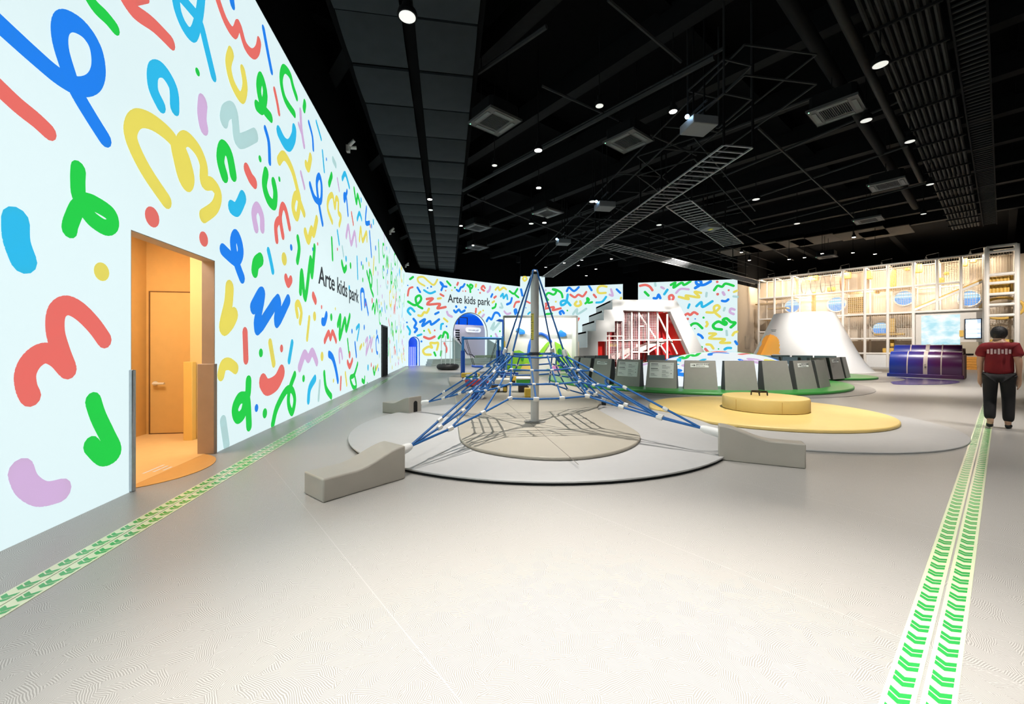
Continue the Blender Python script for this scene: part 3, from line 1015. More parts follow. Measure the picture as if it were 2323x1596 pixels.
# two strips of charcoal boards hung along the left wall
BZ = 7.45
brd = MB()
nseg = 8
bl, bw = 1.36, 1.16
vs, fs = [], []
for i in range(nseg + 1):
    tt = i / nseg
    sag = -0.05 * math.sin(PI * tt) ** 0.6
    for (xx, dz) in ((-bw / 2, 0.0), (-bw / 2, 0.05), (bw / 2, 0.05), (bw / 2, 0.0)):
        vs.append((xx, (tt - .5) * bl, dz + sag))
for i in range(nseg):
    for k in range(4):
        l = (k + 1) % 4
        fs.append((i * 4 + k, i * 4 + l, (i + 1) * 4 + l, (i + 1) * 4 + k))
fs.append((3, 2, 1, 0))
fs.append(tuple(nseg * 4 + k for k in range(4)))
brd.add(vs, fs)
first = None
for strip, off in ((0, 1.62), (1, 3.02)):
    for k in range(24):
        s = -3.5 + k * 1.43
        p = WL.world(s + 0.0, -off, BZ + 0.015 * math.sin(k * 2.3 + strip))
        if first is None:
            first = brd.build('board', DARKBOARD, ceil, smooth=True)
            first.location = p
            first.rotation_euler = (0.012, 0, WL.rz - PI / 2)
        else:
            part_copy(first, ceil, p, (0.03 * math.sin(k * 3.7 + strip * 2), 0, WL.rz - PI / 2))
# channel between the strips and the edge rail
for off, w in ((0.98, 0.12), (2.32, 0.22), (3.66, 0.1)):
    a, b = WL.world(-4.5, -off, BZ + 0.12), WL.world(30, -off, BZ + 0.12)
    MB().bar(a, b, w, 0.16).build('rail', BLACK, ceil)

# roof beams
for k in range(12):
    q = 3.2 + k * 2.7
    a = U * q + V * -26
    b = U * q + V * 26
    MB().bar((a.x, a.y, 8.75), (b.x, b.y, 8.75), 0.34, 0.55).build('beam', BLACK2, ceil)
for k in range(9):
    q = -16 + k * 5.2
    a = V * q + U * -10
    b = V * q + U * 46
    MB().bar((a.x, a.y, 9.1), (b.x, b.y, 9.1), 0.3, 0.4).build('beam', BLACK, ceil)
# thin conduits below the beams
CON = mat('dark_conduit', (34, 35, 36), 0.6, 0.0, spec=0.15)
for (ax, ay, bx, by, z, r) in [(1050, 432, 1620, 130, 7.35, 0.06), (1120, 390, 1640, 110, 7.75, 0.04), (1060, 440, 1420, 590, 7.3, 0.03), (1230, 195, 1580, 352, 7.6, 0.03),
                               (1380, 0, 1545, 140, 7.6, 0.035), (1720, 290, 1950, 505, 7.2, 0.035), (1640, 505, 1800, 590, 7.2, 0.03), (1560, 330, 1900, 200, 7.6, 0.04),
                               (1640, 400, 2050, 225, 7.7, 0.035), (1650, 470, 2060, 330, 7.6, 0.035), (1700, 520, 2100, 415, 7.5, 0.03), (1085, 165, 1240, 60, 7.8, 0.05), (1060, 530, 1250, 455, 7.4, 0.03)]:
    a, b = atz(ax, ay, z), atz(bx, by, z)
    MB().tube([a, b], r, 6).build('conduit', CON, ceil, smooth=True)

# bundle of pipes at the right
bun = thing('pipe_bundle', 'bundle of nine dark parallel pipes running under the ceiling at right', 'pipes')
pz = 7.45
pA = atz(1948, 4, pz)
PIPE = mat('dark_grey_pipe', (34, 33, 32), 0.6, 0.0, noise=0.2, spec=0.12)
span = 0.86
for k in range(9):
    o = pA - V * (span * k / 8)
    a, b = o - U * 4, o + U * 21.5
    MB().tube([a, b], 0.043, 8).build('pipe', PIPE, bun, smooth=True)
for k in range(18):
    o = pA + U * (-3.2 + k * 1.38)
    MB().bar((o.x + V.x * 0.1, o.y + V.y * 0.1, pz - 0.075), (o.x - V.x * (span + .1), o.y - V.y * (span + .1), pz - 0.075), 0.04, 0.05).build('hanger', BLACK2, bun)
for (px, r, nm, lb) in [(1895, 0.09, 'ceiling_pipe', 'single dark pipe running left of the pipe bundle'), (1790, 0.13, 'ceiling_duct', 'round dark duct running past the right air conditioner')]:
    p = atz(px, 4, 7.7)
    a, b = p - U * 3, p + U * (12.5 if r < .1 else 17)
    tag(MB().tube([a, (a + b) / 2, b], r, 12).build(nm, PIPE if r < .1 else BLACK2, smooth=True), lb, 'pipe')
tray = thing('cable_tray', 'dark slatted cable tray right of the pipe bundle', 'cable tray')
tA = atz(2152, 4, 7.3)
for k in (0, 1):
    o = tA - V * (0.42 * k)
    MB().bar(o - U * 3, o + U * 20, 0.03, 0.1).build('tray_rail', BLACK2, tray)
slat = None
for k in range(110):
    o = tA - V * 0.21 + U * (-2 + k * 0.2)
    if slat is None:
        slat = MB().box(0, 0, 0, 0.045, 0.42, 0.03).build('slat', CON, tray, loc=o, rz=RU)
    else:
        part_copy(slat, tray, o, (0, 0, RU))

# air conditioners
ACW = mat('grey_plastic_cover', (62, 62, 61), 0.5, noise=0.03)
ACD = mat('dark_grille', (34, 35, 35), 0.6)


def aircon(loc, label):
    t = thing('air_conditioner', label, 'air conditioner', loc, RU, 'ceiling cassette air conditioners')
    MB().prism([(-.44, -.36), (-.36, -.44), (.36, -.44), (.44, -.36), (.44, .36), (.36, .44), (-.36, .44), (-.44, .36)], 0.04, 0.34).build('casing', BLACK2, t)
    c = MB().holed([(-.48, -.48), (.48, -.48), (.48, .48), (-.48, .48)], [[(-.27, -.27), (.27, -.27), (.27, .27), (-.27, .27)]], 0, 0.04).build('cover_frame', ACW, t, bevel=0.01)
    for v in c.data.vertices:
        v.co = (v.co.x, v.co.z, 0.0 if v.co.y < 0.02 else 0.04)
    c.data.flip_normals()
    g = MB()
    for k in range(14):
        g.box(0, -.25 + k * .5 / 13, 0.012, 0.52, 0.018, 0.016)
    g.box(0, 0, 0.035, 0.54, 0.54, 0.008)
    g.build('intake_grille', ACD, t)
    for k in range(4):
        a = k * PI / 2
        MB().box(math.cos(a) * .375, math.sin(a) * .375, -0.006, 0.085, 0.56, 0.012, a).build('louvre', mat('louvre_grey', (84, 88, 88), 0.5), t)
    for sx in (-1, 1):
        MB().tube([(sx * .4, 0, .3), (sx * .4, 0, 2.5)], 0.012, 5).build('hanger_rod', BLACK2, t)
    MB().lathe([(0.012, 0), (0.012, 0.006)], 8, (-.43, .43, -0.008)).build('status_light', mat('green_led', (140, 255, 200), 0.4, emit=3), t)
    return t


AC = [(1122, 278, 'square ceiling air conditioner nearest the dark boards'), (1425, 322, 'square ceiling air conditioner below the bright projector beam'), (1897, 253, 'square ceiling air conditioner beside the round dark duct'),
      (1242, 484, 'ceiling air conditioner above the climbing pole, left of the small projector'), (1083, 517, 'ceiling air conditioner above the boards corner, upper of two'), (1082, 562, 'ceiling air conditioner above the back wall, lower of two'),
      (2014, 420, 'ceiling air conditioner left of the pipe bundle, middle right'), (1970, 500, 'ceiling air conditioner above the white cone'), (1875, 583, 'ceiling air conditioner far away over the play frame')]
ac0 = None
for (px, py, lb) in AC:
    p = atz(px, py, 6.95)
    if ac0 is None:
        ac0 = aircon(p, lb)
    else:
        dup(ac0, p, RU, lb)

# hung round downlights
LENS = mat('lamp_lens', (255, 250, 240), 0.3, emit=14, emit_rgb=(255, 246, 232))
LENS_DIM = mat('lamp_lens_off_axis', (235, 235, 230), 0.3, emit=0.75)


def lamp_thing(loc, r, label, lens, group=None, rod=True):
    t = thing('ceiling_downlight', label, 'ceiling light', loc, 0, group)
    MB().lathe([(r * 0.98, 0.0), (r, 0.03), (r * 0.9, 0.09), (r * 0.5, 0.15), (r * 0.5, 0.22)], 20).build('housing', BLACK2, t, smooth=True)
    MB().lathe([(r * 0.82, -0.006), (r * 0.82, 0.002)], 20).build('lens', lens, t)
    if rod:
        MB().tube([(0, 0, .2), (0, 0, 2.72)], 0.012, 5).build('drop_rod', BLACK2, t)
    else:
        MB().tube([(0, 0, .2), (0, 0, .32), (0, -.8, .32), (0, -.8, -.1)], 0.012, 5).build('lamp_arm', BLACK2, t)
    return t


LAMPS = [(924, 38, .16, 0, 'large round lamp hanging between the charcoal boards at top left'), (1221, 341, .12, 1, 'bright round lamp hanging above the climbing pole'), (1527, 253, .1, 1, 'bright round lamp left of the glowing projector'),
         (1222, 426, .1, 1, 'bright lamp second above the climbing pole'), (1715, 452, .14, 0, 'dim bell lamp right of the ladder truss'), (1997, 147, .14, 0, 'dim lamp tucked beside the pipe bundle, top right'),
         (1965, 273, .13, 0, 'lamp just below the right air conditioner'), (2064, 321, .12, 0, 'lamp half way along the pipe bundle'), (1235, 505, .1, 1, 'bright lamp third above the climbing pole'), (1344, 457, .14, 0, 'dim lamp beside the second projector'),
         (1205, 507, .12, 0, 'dim lamp above the projected column'), (975, 452, .1, 1, 'bright lamp in the channel between the boards'), (1046, 512, .08, 1, 'small bright lamp at the edge of the boards'), (1073, 556, .08, 1, 'small bright lamp over the back wall'),
         (1495, 510, .13, 0, 'dim lamp between the two ladder trusses'), (1808, 507, .13, 0, 'dim lamp above the white cone'), (1360, 240, .1, 0, 'small unlit lamp on the long conduit'), (2095, 485, .1, 0, 'lamp above the sloped yellow slide'),
         (1937, 538, .09, 1, 'bright lamp over the play frame roof'), (977, 456 + 20, .1, 0, 'second lamp in the channel between the boards'), (2110, 418, .11, 0, 'lamp right of the middle air conditioner'), (1122, 375, .09, 0, 'unlit lamp on the conduit near the boards')]
for (px, py, r, on, lb) in LAMPS:
    lamp_thing(atz(px, py, LZ), r, lb, LENS if on else LENS_DIM)
ORD = ['first', 'second', 'third', 'fourth', 'fifth', 'sixth', 'seventh', 'eighth', 'ninth', 'tenth', 'eleventh', 'twelfth', 'thirteenth', 'fourteenth', 'fifteenth']
for k_, (px, py) in enumerate(sorted([(1352, 610), (1387, 587), (1320, 590), (1280, 596), (1825, 584), (1865, 575), (1935, 573), (1985, 576), (1682, 572), (1330, 625), (1238, 606), (1700, 590), (1790, 588), (1262, 618), (1312, 602)])):
    lamp_thing(atz(px, py, LZ), .09, ORD[k_] + ' from the left of the tiny distant lamps over the far ceiling', LENS, 'distant lamps over the far ceiling')
# swivelling spotlights on the black wall above the projection
for (px, py, lb) in [(784, 337, 'white twin spotlight high on the black wall, nearest'), (882, 527, 'small white spotlight on the black wall, middle one'), (918, 603, 'small white spotlight on the black wall near the corner')]:
    s, z = WL.sz(px, py)
    z = max(z, WTOP + 0.2)
    t = thing('wall_spotlight', lb, 'spotlight', WL.world(s, -0.02, z), WL.rz)
    MB().box(0, -0.05, 0, 0.16, 0.1, 0.2).build('bracket', WHITE, t, bevel=0.01)
    for sx in (-1, 1):
        MB().tube([(sx * .07, -.1, .08), (sx * .13, -.26, .16 - .05 * sx)], 0.055, 10).build('lamp_head', WHITE, t, smooth=True)

# ladder trusses with projectors
TR = mat('truss_aluminium_dark', (150, 150, 150), 0.4, 0.6)


def truss(name, label, a, b, width, pitch, z, m=TR, upper=True):
    a, b = Vector((a.x, a.y, 0)), Vector((b.x, b.y, 0))
    d = (b - a)
    L = d.length
    t = thing(name, label, 'truss', (a.x, a.y, z), math.atan2(d.y, d.x))
    for sy in (0, -width):
        MB().bar((0, sy, 0), (L, sy, 0), 0.035).build('rail', m, t)
    rung = None
    n = int(L / pitch)
    for k in range(n + 1):
        if rung is None:
            rung = MB().bar((0, 0, 0), (0, -width, 0), 0.03).build('rung', m, t)
        else:
            part_copy(rung, t, (k * pitch, 0, 0), (0, 0, 0))
    if upper:
        for zz in (0.75, 1.35):
            for sy in (0.45, -width - 0.45):
                MB().bar((-1.2, sy, zz), (L, sy, zz), 0.03).build('upper_rail', CON, t)
            for k in range(int(L / 3) + 1):
                MB().bar((-1.2 + k * 3, 0.45, zz), (-1.2 + k * 3, -width - .45, zz), 0.03).build('cross_bar', CON, t)
        for k in range(int(L / 4) + 1):
            for sy in (0.0, -width):
                MB().bar((k * 4, sy, 0), (k * 4, sy, 2.9), 0.04).build('hanger', BLACK2, t)
    return t


TZ = 6.0
truss('ladder_truss', 'long ladder truss with pale rungs running over the climbing pole', atz(1642, 329, TZ), atz(1229, 628, TZ), 0.74, 0.27, TZ)
truss('ladder_truss', 'short ladder truss branching off to the right', atz(1511, 468, TZ), atz(1642, 559, TZ), 0.8, 0.3, TZ)
truss('ladder_truss', 'third ladder truss running far right over the dome', atz(1360, 560, TZ), atz(1712, 644, TZ), 0.8, 0.32, TZ)
ft = thing('pipe_rig', 'dark square pipe frame hanging right of the glowing projector', 'frame')
fa = MB()
pts = [atz(1642, 212, 6.6), atz(1705, 225, 6.6), atz(1630, 290, 6.6), atz(1560, 275, 6.6)]
for i in range(4):
    fa.bar(pts[i], pts[(i + 1) % 4], 0.03)
for p in pts:
    fa.bar(p, (p.x, p.y, 9.0), 0.03)
pts2 = [Vector((p.x, p.y, 7.3)) for p in pts]
for i in range(4):
    fa.bar(pts2[i], pts2[(i + 1) % 4], 0.03)
fa.build('pipe_frame', CON, ft)

LENS.cycles.emission_sampling = 'NONE'
LENS_DIM.cycles.emission_sampling = 'NONE'
GLOW = mat('projector_glow', (190, 225, 255), 0.2, emit=30, emit_rgb=(170, 215, 255))
for (px, py, z, lb, yaw) in [(1585, 295, 6.3, 'large projector with blue-white glow hanging by the long truss', 0.3), (1372, 474, 6.3, 'middle projector with small blue glow over the truss', 0.3), (1278, 554, 6.3, 'far small projector with blue glow over the column', 0.3),
                             (1612, 520, 5.9, 'projector with yellow sticker under the short truss', -0.6)]:
    p = atz(px, py, z)
    t = thing('projector', lb, 'projector', p, WL.rz + PI)
    MB().box(0, 0, 0.1, 0.55, 0.6, 0.2).build('body', mat('projector_grey', (96, 98, 102), 0.5), t, bevel=0.02)
    MB().tube([(-.05, .3, .12), (-.05, .42, .12)], 0.07, 14).build('lens_barrel', BLACK2, t, smooth=True)
    if 'glow' in lb:
        MB().lathe([(0.0, 0), (0.035, .01), (0.05, .04), (0.035, .075), (0, .085)], 12, (0.12, -0.36, 0.16), cap=False).build('lens', GLOW, t, smooth=True)
    else:
        MB().box(0, 0, -0.004, 0.2, 0.12, 0.01).build('sticker', mat('yellow_sticker', (225, 215, 40), 0.5), t)
    for sx in (-.2, .2):
        MB().bar((sx, 0, .2), (sx, 0, 3.2), 0.03).build('hanger', BLACK2, t)
    MB().bar((-.3, 0, .5), (.3, 0, .5), 0.04).build('hanger_bar', CON, t)
# lit boards under the roof near the play frame
LB = mat('tan_roof_board', (62, 54, 44), 0.8, noise=0.15)
for (px, py) in [(1790, 553), (1730, 561), (1850, 545), (1680, 570), (2010, 527), (1955, 530)]:
    p = atz(px, py, 8.2)
    MB().box(0, 0, 0, 2.4, 2.2, 0.05).build('roof_board', LB, ceil, loc=p, rz=RU)

# ------------------------------------------------------------------ floor tapes and mats
TAPE = mat('cream_floor_tape', (222, 232, 192), 0.26, noise=0.02, spec=0.6)
TAPEG = mat('green_tape_print', (48, 168, 78), 0.26, spec=0.6)


def tape(label, a, b, offs, wid, pitch, flip):
    a, b = Vector((a[0], a[1])), Vector((b[0], b[1]))
    d = (b - a)
    L = d.length
    o = MB().box(L / 2, offs, 0.0015, L, wid, 0.003).build('floor_tape', TAPE, loc=(a.x, a.y, 0.0), rz=math.atan2(d.y, d.x))
    tag(o, label, 'floor tape')
    c = MB()
    hw = wid * 0.34
    k = 0
    x = 0.05
    dx = 0.028 * flip
    while x < L - 0.05:
        for q in (0, 0.042):
            th = 0.033
            x0 = x + q
            vs = [(x0, offs - hw), (x0 + th, offs - hw), (x0 + dx + th, offs), (x0 + th, offs + hw), (x0, offs + hw), (x0 + dx, offs)]
            c.add([(v[0], v[1], 0.0036) for v in vs], [(0, 1, 2, 5), (5, 2, 3, 4)])
        x += pitch
    c.build('chevron_print', TAPEG, o)
    return o


ra = Vector((1.593, 1.592)) - Vector((U.x, U.y)) * 1.6
rb = Vector((1.593, 1.592)) + Vector((U.x, U.y)) * 13.5
tape('cream floor tape with green chevrons at right, strip nearer the yellow mat', ra, rb, 0.052, 0.094, 0.126, -1)
tape('cream floor tape with green chevrons at right, outer strip', ra, rb, -0.052, 0.094, 0.126, -1)
la = WL.world(-3.0, -0.665, 0)
lb_ = WL.world(25.5, -0.4, 0)
tape('cream chevron floor tape along the doodle wall, strip nearer the wall', la, lb_, 0.054, 0.1, 0.128, -1)
tape('cream chevron floor tape along the doodle wall, strip farther from the wall', la, lb_, -0.054, 0.1, 0.128, -1)


def disc_poly(cx, cy, r, n=96):
    return [(cx + r * math.cos(2 * PI * k / n), cy + r * math.sin(2 * PI * k / n)) for k in range(n)]


def carve(poly, c, r):
    out = []
    for (x, y) in poly:
        d = math.hypot(x - c[0], y - c[1])
        if d < r:
            x, y = c[0] + (x - c[0]) * r / max(d, 1e-6), c[1] + (y - c[1]) * r / max(d, 1e-6)
        out.append((x, y))
    return out


def mat_thing(name, label, poly, z0, z1, m, bevel=0.012, cat='floor mat'):
    o = MB().prism(poly, z0, z1).build(name, m, bevel=bevel)
    return tag(o, label, cat)


PALE = mat('pale_grey_vinyl', (184, 183, 182), 0.45, noise=0.02)
ucx, ucy, ur = 0.42, 7.15, 3.07
gm = mat_thing('round_mat', 'large pale grey round mat under the climbing net', disc_poly(ucx, ucy, ur), 0.028, 0.05, PALE, 0.006)
MB().prism(disc_poly(ucx, ucy, ur - 0.02), 0.0, 0.03).build('shadow_gap_base', mat('shadow_gap_black', (12, 12, 12), 0.8), gm)  # black disc stands in for the shadow gap under the rim
mat_thing('round_mat', 'pale grey round mat lying under the yellow mat', carve(disc_poly(4.9, 8.2, 2.9, 200), (ucx, ucy), ur + .012), 0.0, 0.022, PALE, 0.006)
YEL = mat('yellow_vinyl', (244, 212, 132), 0.42, noise=0.03, nscale=3, bump=0.05)
ym = mat_thing('round_mat', 'thick yellow round mat on the pale mat', carve(disc_poly(5.25, 8.65, 2.2, 160), (ucx, ucy), ur + .012), 0.022, 0.085, YEL, 0.02)
BG = mat('dark_grey_floor_vinyl', (150, 145, 142), 0.45, noise=0.03)
mat_thing('round_mat', 'grey floor circle around the green mat', disc_poly(7.2, 17, 6.0), 0.0, 0.012, BG, 0.004)
mat_thing('round_mat', 'smaller grey floor circle beside the white cone', carve(carve(disc_poly(14.3, 19.6, 3.4, 200), (7.2, 17), 6.01), (17.96, 25.0), 3.65), 0.0, 0.011, BG, 0.004)
GRN = mat('green_vinyl', (66, 156, 70), 0.38, noise=0.05, nscale=3)
mat_thing('round_mat', 'big green round mat under the grey barrier panels', disc_poly(7.1, 17, 5.55), 0.012, 0.1, GRN, 0.03)
mat_thing('round_mat', 'smaller green round mat lobe at the right of the barriers', carve(disc_poly(14.1, 19.4, 2.55, 160), (7.1, 17), 5.56), 0.011, 0.095, GRN, 0.03)
# beige runner under the pole
outl = [(1024, 856), (1031, 895), (1037, 950), (1041, 990), (1048, 1013), (1075, 1030), (1130, 1043), (1200, 1052), (1270, 1055), (1335, 1051), (1395, 1040), (1436, 1024), (1452, 1008), (1446, 992), (1412, 970), (1380, 952), (1358, 938), (1358, 926), (1372, 914), (1330, 893), (1262, 868), (1190, 852), (1100, 846)]
bp = catmull([gp(a, b) for a, b in outl], 5, True)
BEI = mat('beige_grey_vinyl', (168, 161, 147), 0.5, noise=0.03, nscale=3)
rp_ = carve([(p.x, p.y) for p in bp][::-1], (7.2, 17), 6.02)
bm = mat_thing('runner_mat', 'beige padded mat under the climbing pole', rp_, 0.051, 0.095, BEI, 0.015)
far = [(x, y) for (x, y) in rp_ if math.hypot(x - ucx, y - ucy) > ur + .02 and y > ucy]
far.sort(key=lambda p: math.atan2(p[0] - 0.2, p[1] - 10.5))
ga = sorted(math.atan2(y - ucy, x - ucx) for (x, y) in far if math.hypot(x - ucx, y - ucy) < ur + 1.2)
arc_ = [(ucx + (ur + .015) * math.cos(ga[-1] + (ga[0] - ga[-1]) * k / 12), ucy + (ur + .015) * math.sin(ga[-1] + (ga[0] - ga[-1]) * k / 12)) for k in range(13)]
fl_ = [p for p in rp_ if math.hypot(p[0] - ucx, p[1] - ucy) > ur + .02 and p[1] > ucy]
k0 = max(range(len(fl_)), key=lambda k: math.hypot(fl_[k][0] - fl_[k - 1][0], fl_[k][1] - fl_[k - 1][1]))
fl_ = fl_[k0:] + fl_[:k0]
if math.hypot(fl_[-1][0] - arc_[0][0], fl_[-1][1] - arc_[0][1]) > math.hypot(fl_[-1][0] - arc_[-1][0], fl_[-1][1] - arc_[-1][1]):
    arc_ = arc_[::-1]
MB().prism(fl_ + arc_, 0.0, 0.05).build('runner_base', BEI, bm)
sm = MB()
a, b = gp(1140, 905, .1), gp(1312, 1052, .1)
sm.bar((a.x, a.y, 0.0955), (b.x, b.y, 0.0955), 0.008, 0.002)
sm.build('mat_seam', mat('dark_seam', (120, 114, 104), 0.7), bm)
# yellow drum and the little wire stand on it
dr = thing('round_platform', 'low yellow round platform standing on the yellow mat', 'platform', (5.38, 8.65, 0.085))
MB().lathe([(0.78, 0.0), (0.80, 0.015), (0.80, 0.25), (0.785, 0.27), (0.0, 0.27)], 64).build('drum', YEL, dr, smooth=True)
sm = MB()
for k in range(6):
    a = PI * 2 * k / 6 + 0.35
    sm.box(0.8005 * math.cos(a), 0.8005 * math.sin(a), 0.13, 0.004, 0.006, 0.22, a)
sm.build('drum_seam', mat('ochre_seam', (205, 150, 60), 0.6), dr)
ws = thing('wire_stand', 'small dark hexagonal stand with six feet on the yellow platform', 'stand', (5.38 + 0.02, 8.86, 0.357))
DK = mat('dark_bronze', (60, 44, 36), 0.4, 0.5)
ring = [(0.17 * math.cos(k * PI / 3), 0.17 * math.sin(k * PI / 3), 0.075) for k in range(6)]
MB().tube(ring, 0.013, 6, closed=True).build('ring', DK, ws, smooth=True)
for k in range(6):
    a = k * PI / 3
    MB().tube([(0.17 * math.cos(a), 0.17 * math.sin(a), 0.075), (0.175 * math.cos(a), 0.175 * math.sin(a), 0.0)], 0.011, 6).build('foot', DK, ws)

# ------------------------------------------------------------------ climbing net
ROPE = mat('blue_rope', (0, 88, 156), 0.55, noise=0.12, nscale=60, bump=0.4)
CLAMP = mat('aluminium_clamp', (212, 212, 208), 0.35, 0.35)
SLEEVE = mat('white_sleeve', (238, 238, 236), 0.5, bump=0.3, nscale=30)
C0 = Vector((0.40, 7.12, 0))
net = thing('climbing_net', 'blue rope climbing net strung from a tall grey pole', 'climbing net', (C0.x, C0.y, 0.095))
O = Vector((C0.x, C0.y, 0.095))
POLE = mat('grey_steel_pole', (188, 189, 186), 0.32, 0.08, noise=0.04)
pole = MB().lathe([(0.072, 0.0), (0.072, 2.57), (0.06, 2.58)], 28).build('pole', POLE, net, smooth=True)
MB().lathe([(0.073, 2.585), (0.066, 2.625), (0.03, 2.655), (0.0, 2.66)], 24, cap=False).build('pole_cap', mat('black_cap', (30, 28, 28), 0.5), net, smooth=True)
MB().lathe([(0.19, 0.001), (0.19, 0.008), (0.08, 0.012)], 28).build('base_plate', mat('base_grey', (120, 118, 112), 0.5), net)
MB().tube([(math.cos(k * PI / 8) * .085, math.sin(k * PI / 8) * .085, 1.19) for k in range(16)], 0.026, 8, closed=True).build('collar', mat('black_collar', (28, 30, 34), 0.5), net, smooth=True)
# yellow warning label on the pole, bent around it
wv, wf = [], []
for j, z in enumerate((1.43, 1.89)):
    for k in range(7):
        a = math.radians(205 + k * 8)
        wv.append((math.cos(a) * .0735, math.sin(a) * .0735, z))
wf = [(k, k + 1, 8 + k, 7 + k) for k in range(6)]
yl = MB().add(wv, wf).build('warning_label', mat('yellow_label', (205, 190, 62), 0.5), net, smooth=True)
wm2 = MB()
for k, z in enumerate((1.88, 1.735, 1.585, 1.44)):
    a = math.radians(229)
    wm2.box(math.cos(a) * .074, math.sin(a) * .074, z, 0.05, 0.003, 0.008, a + PI / 2)
for k in range(3):
    for j in range(3):
        a = math.radians(216)
        wm2.box(math.cos(a) * .0742, math.sin(a) * .0742, 1.84 - 0.15 * k - 0.03 * j, 0.02, 0.003, 0.014, a + PI / 2)
wm2.build('label_print', mat('label_black', (40, 36, 20), 0.6), yl)

tips = [at(930, 1012, 4.47), at(1592, 971, 5.22), at(1365, 903, 9.0), at(972, 911, 8.35)]       # A, B, D, C going round
rings = [Vector((0.0, 6.55, 1.255)), Vector((0.868, 6.665, 1.26)), Vector((0.76, 7.65, 1.29)), Vector((-0.125, 7.46, 1.285))]
top = Vector((C0.x, C0.y, 2.75))


def rope(pts, r=0.015, name='rope', smooth_it=False):
    p = [Vector(q) - O for q in pts]
    if smooth_it and len(p) > 2:
        p = catmull(p, 4)
    return MB().tube(p, r, 7).build(name, ROPE, net, smooth=True)


clamp0 = None


def clamp(p, d, big=1.0):
    global clamp0
    d = Vector(d).normalized()
    rot = d.to_track_quat('Z', 'Y').to_euler()
    if clamp0 is None:
        clamp0 = MB().lathe([(0.016, -0.036), (0.024, -0.031), (0.026, 0), (0.024, 0.031), (0.016, 0.036)], 8).build('rope_clamp', CLAMP, net, smooth=True)
        clamp0.location = Vector(p) - O
        clamp0.rotation_euler = rot
        return
    c = part_copy(clamp0, net, Vector(p) - O, rot)
    c.scale = (big, big, big)


FRC = [0.0, 0.24, 0.5, 1.0]
for i in range(4):
    P, Q, p, q = tips[i], tips[(i + 1) % 4], rings[i], rings[(i + 1) % 4]
    # two ropes from the pole head to each ring corner
    dirp = Vector((p.x - C0.x, p.y - C0.y, 0)).normalized()
    head = top - Vector((0, 0, 0.03)) + dirp * 0.07
    rope([top, top + dirp * 0.045 - Vector((0, 0, 0.005)), head - Vector((0, 0, 0.05)), head.lerp(p, 0.5), p + Vector((0, 0, 0.02))], 0.015)
    clamp(p + Vector((0, 0, 0.04)), p - head, 1.7)
    # ring side and tie to the pole collar
    mid = (p + q) / 2 - Vector((0, 0, 0.03))
    rope([p, mid, q], 0.015, smooth_it=True)
    rope([p, C0 + Vector((dirp.x * .09, dirp.y * .09, 1.285))], 0.011)
    # corner rope, doubled at the far end
    rope([p, P], 0.015)
    e = (q - p).normalized()
    nrm = Vector((e.y, -e.x, 0))
    if nrm.dot((p + q) / 2 - C0) < 0:
        nrm = -nrm
    KL = [p + nrm * (0.5 * r / 3) - e * (0.10 * r / 3) - Vector((0, 0, 0.62 * r / 3)) for r in range(4)]
    KR = [q + nrm * (0.5 * r / 3) + e * (0.22 * r / 3) - Vector((0, 0, 0.61 * r / 3)) for r in range(4)]
    grid = []
    for r in range(4):
        a, b = p.lerp(P, FRC[r]), q.lerp(Q, FRC[r])
        cols = []
        if r:
            for t in (1 / 3, 2 / 3):
                cols.append(a.lerp(KL[r], t) - Vector((0, 0, 0.02)))
        else:
            cols += [p.lerp(P, 0.20), p.lerp(P, 0.08)]
        for t in (0, 1 / 3, 2 / 3, 1):
            m_ = KL[r].lerp(KR[r], t)
            m_.z -= 0.025 * math.sin(PI * t) * (1 if r else 0)
            cols.append(m_)
        if r:
            for t in (2 / 3, 1 / 3):
                cols.append(b.lerp(KR[r], t) - Vector((0, 0, 0.02)))
        else:
            cols += [q.lerp(Q, 0.08), q.lerp(Q, 0.20)]
        grid.append(cols)
        if r:
            rope([a] + cols + [b], 0.0145)
    for c in range(8):
        pts = [grid[r][c] for r in range(4)]
        if c in (0, 7):
            pts = [(p if c == 0 else q).lerp(P if c == 0 else Q, 0.36)] + pts[2:]
        rope(pts, 0.0135, smooth_it=True)
        for r in range(1, 4):
            if c in (0, 7) and r == 1:
                continue
            nb = grid[r][min(c + 1, 7)] - grid[r][max(c - 1, 0)]
            clamp(grid[r][c], nb, 1.25 if r == 3 else 0.85)
    for f in FRC[1:3]:
        clamp(p.lerp(P, f), P - p, 1.0)
    clamp(p.lerp(P, 0.78), P - p, 1.1)

# foam blocks that hide the anchors
FOAM = mat('taupe_foam_vinyl', (176, 170, 159), 0.45, noise=0.03, nscale=4)
sleeve_specs = []


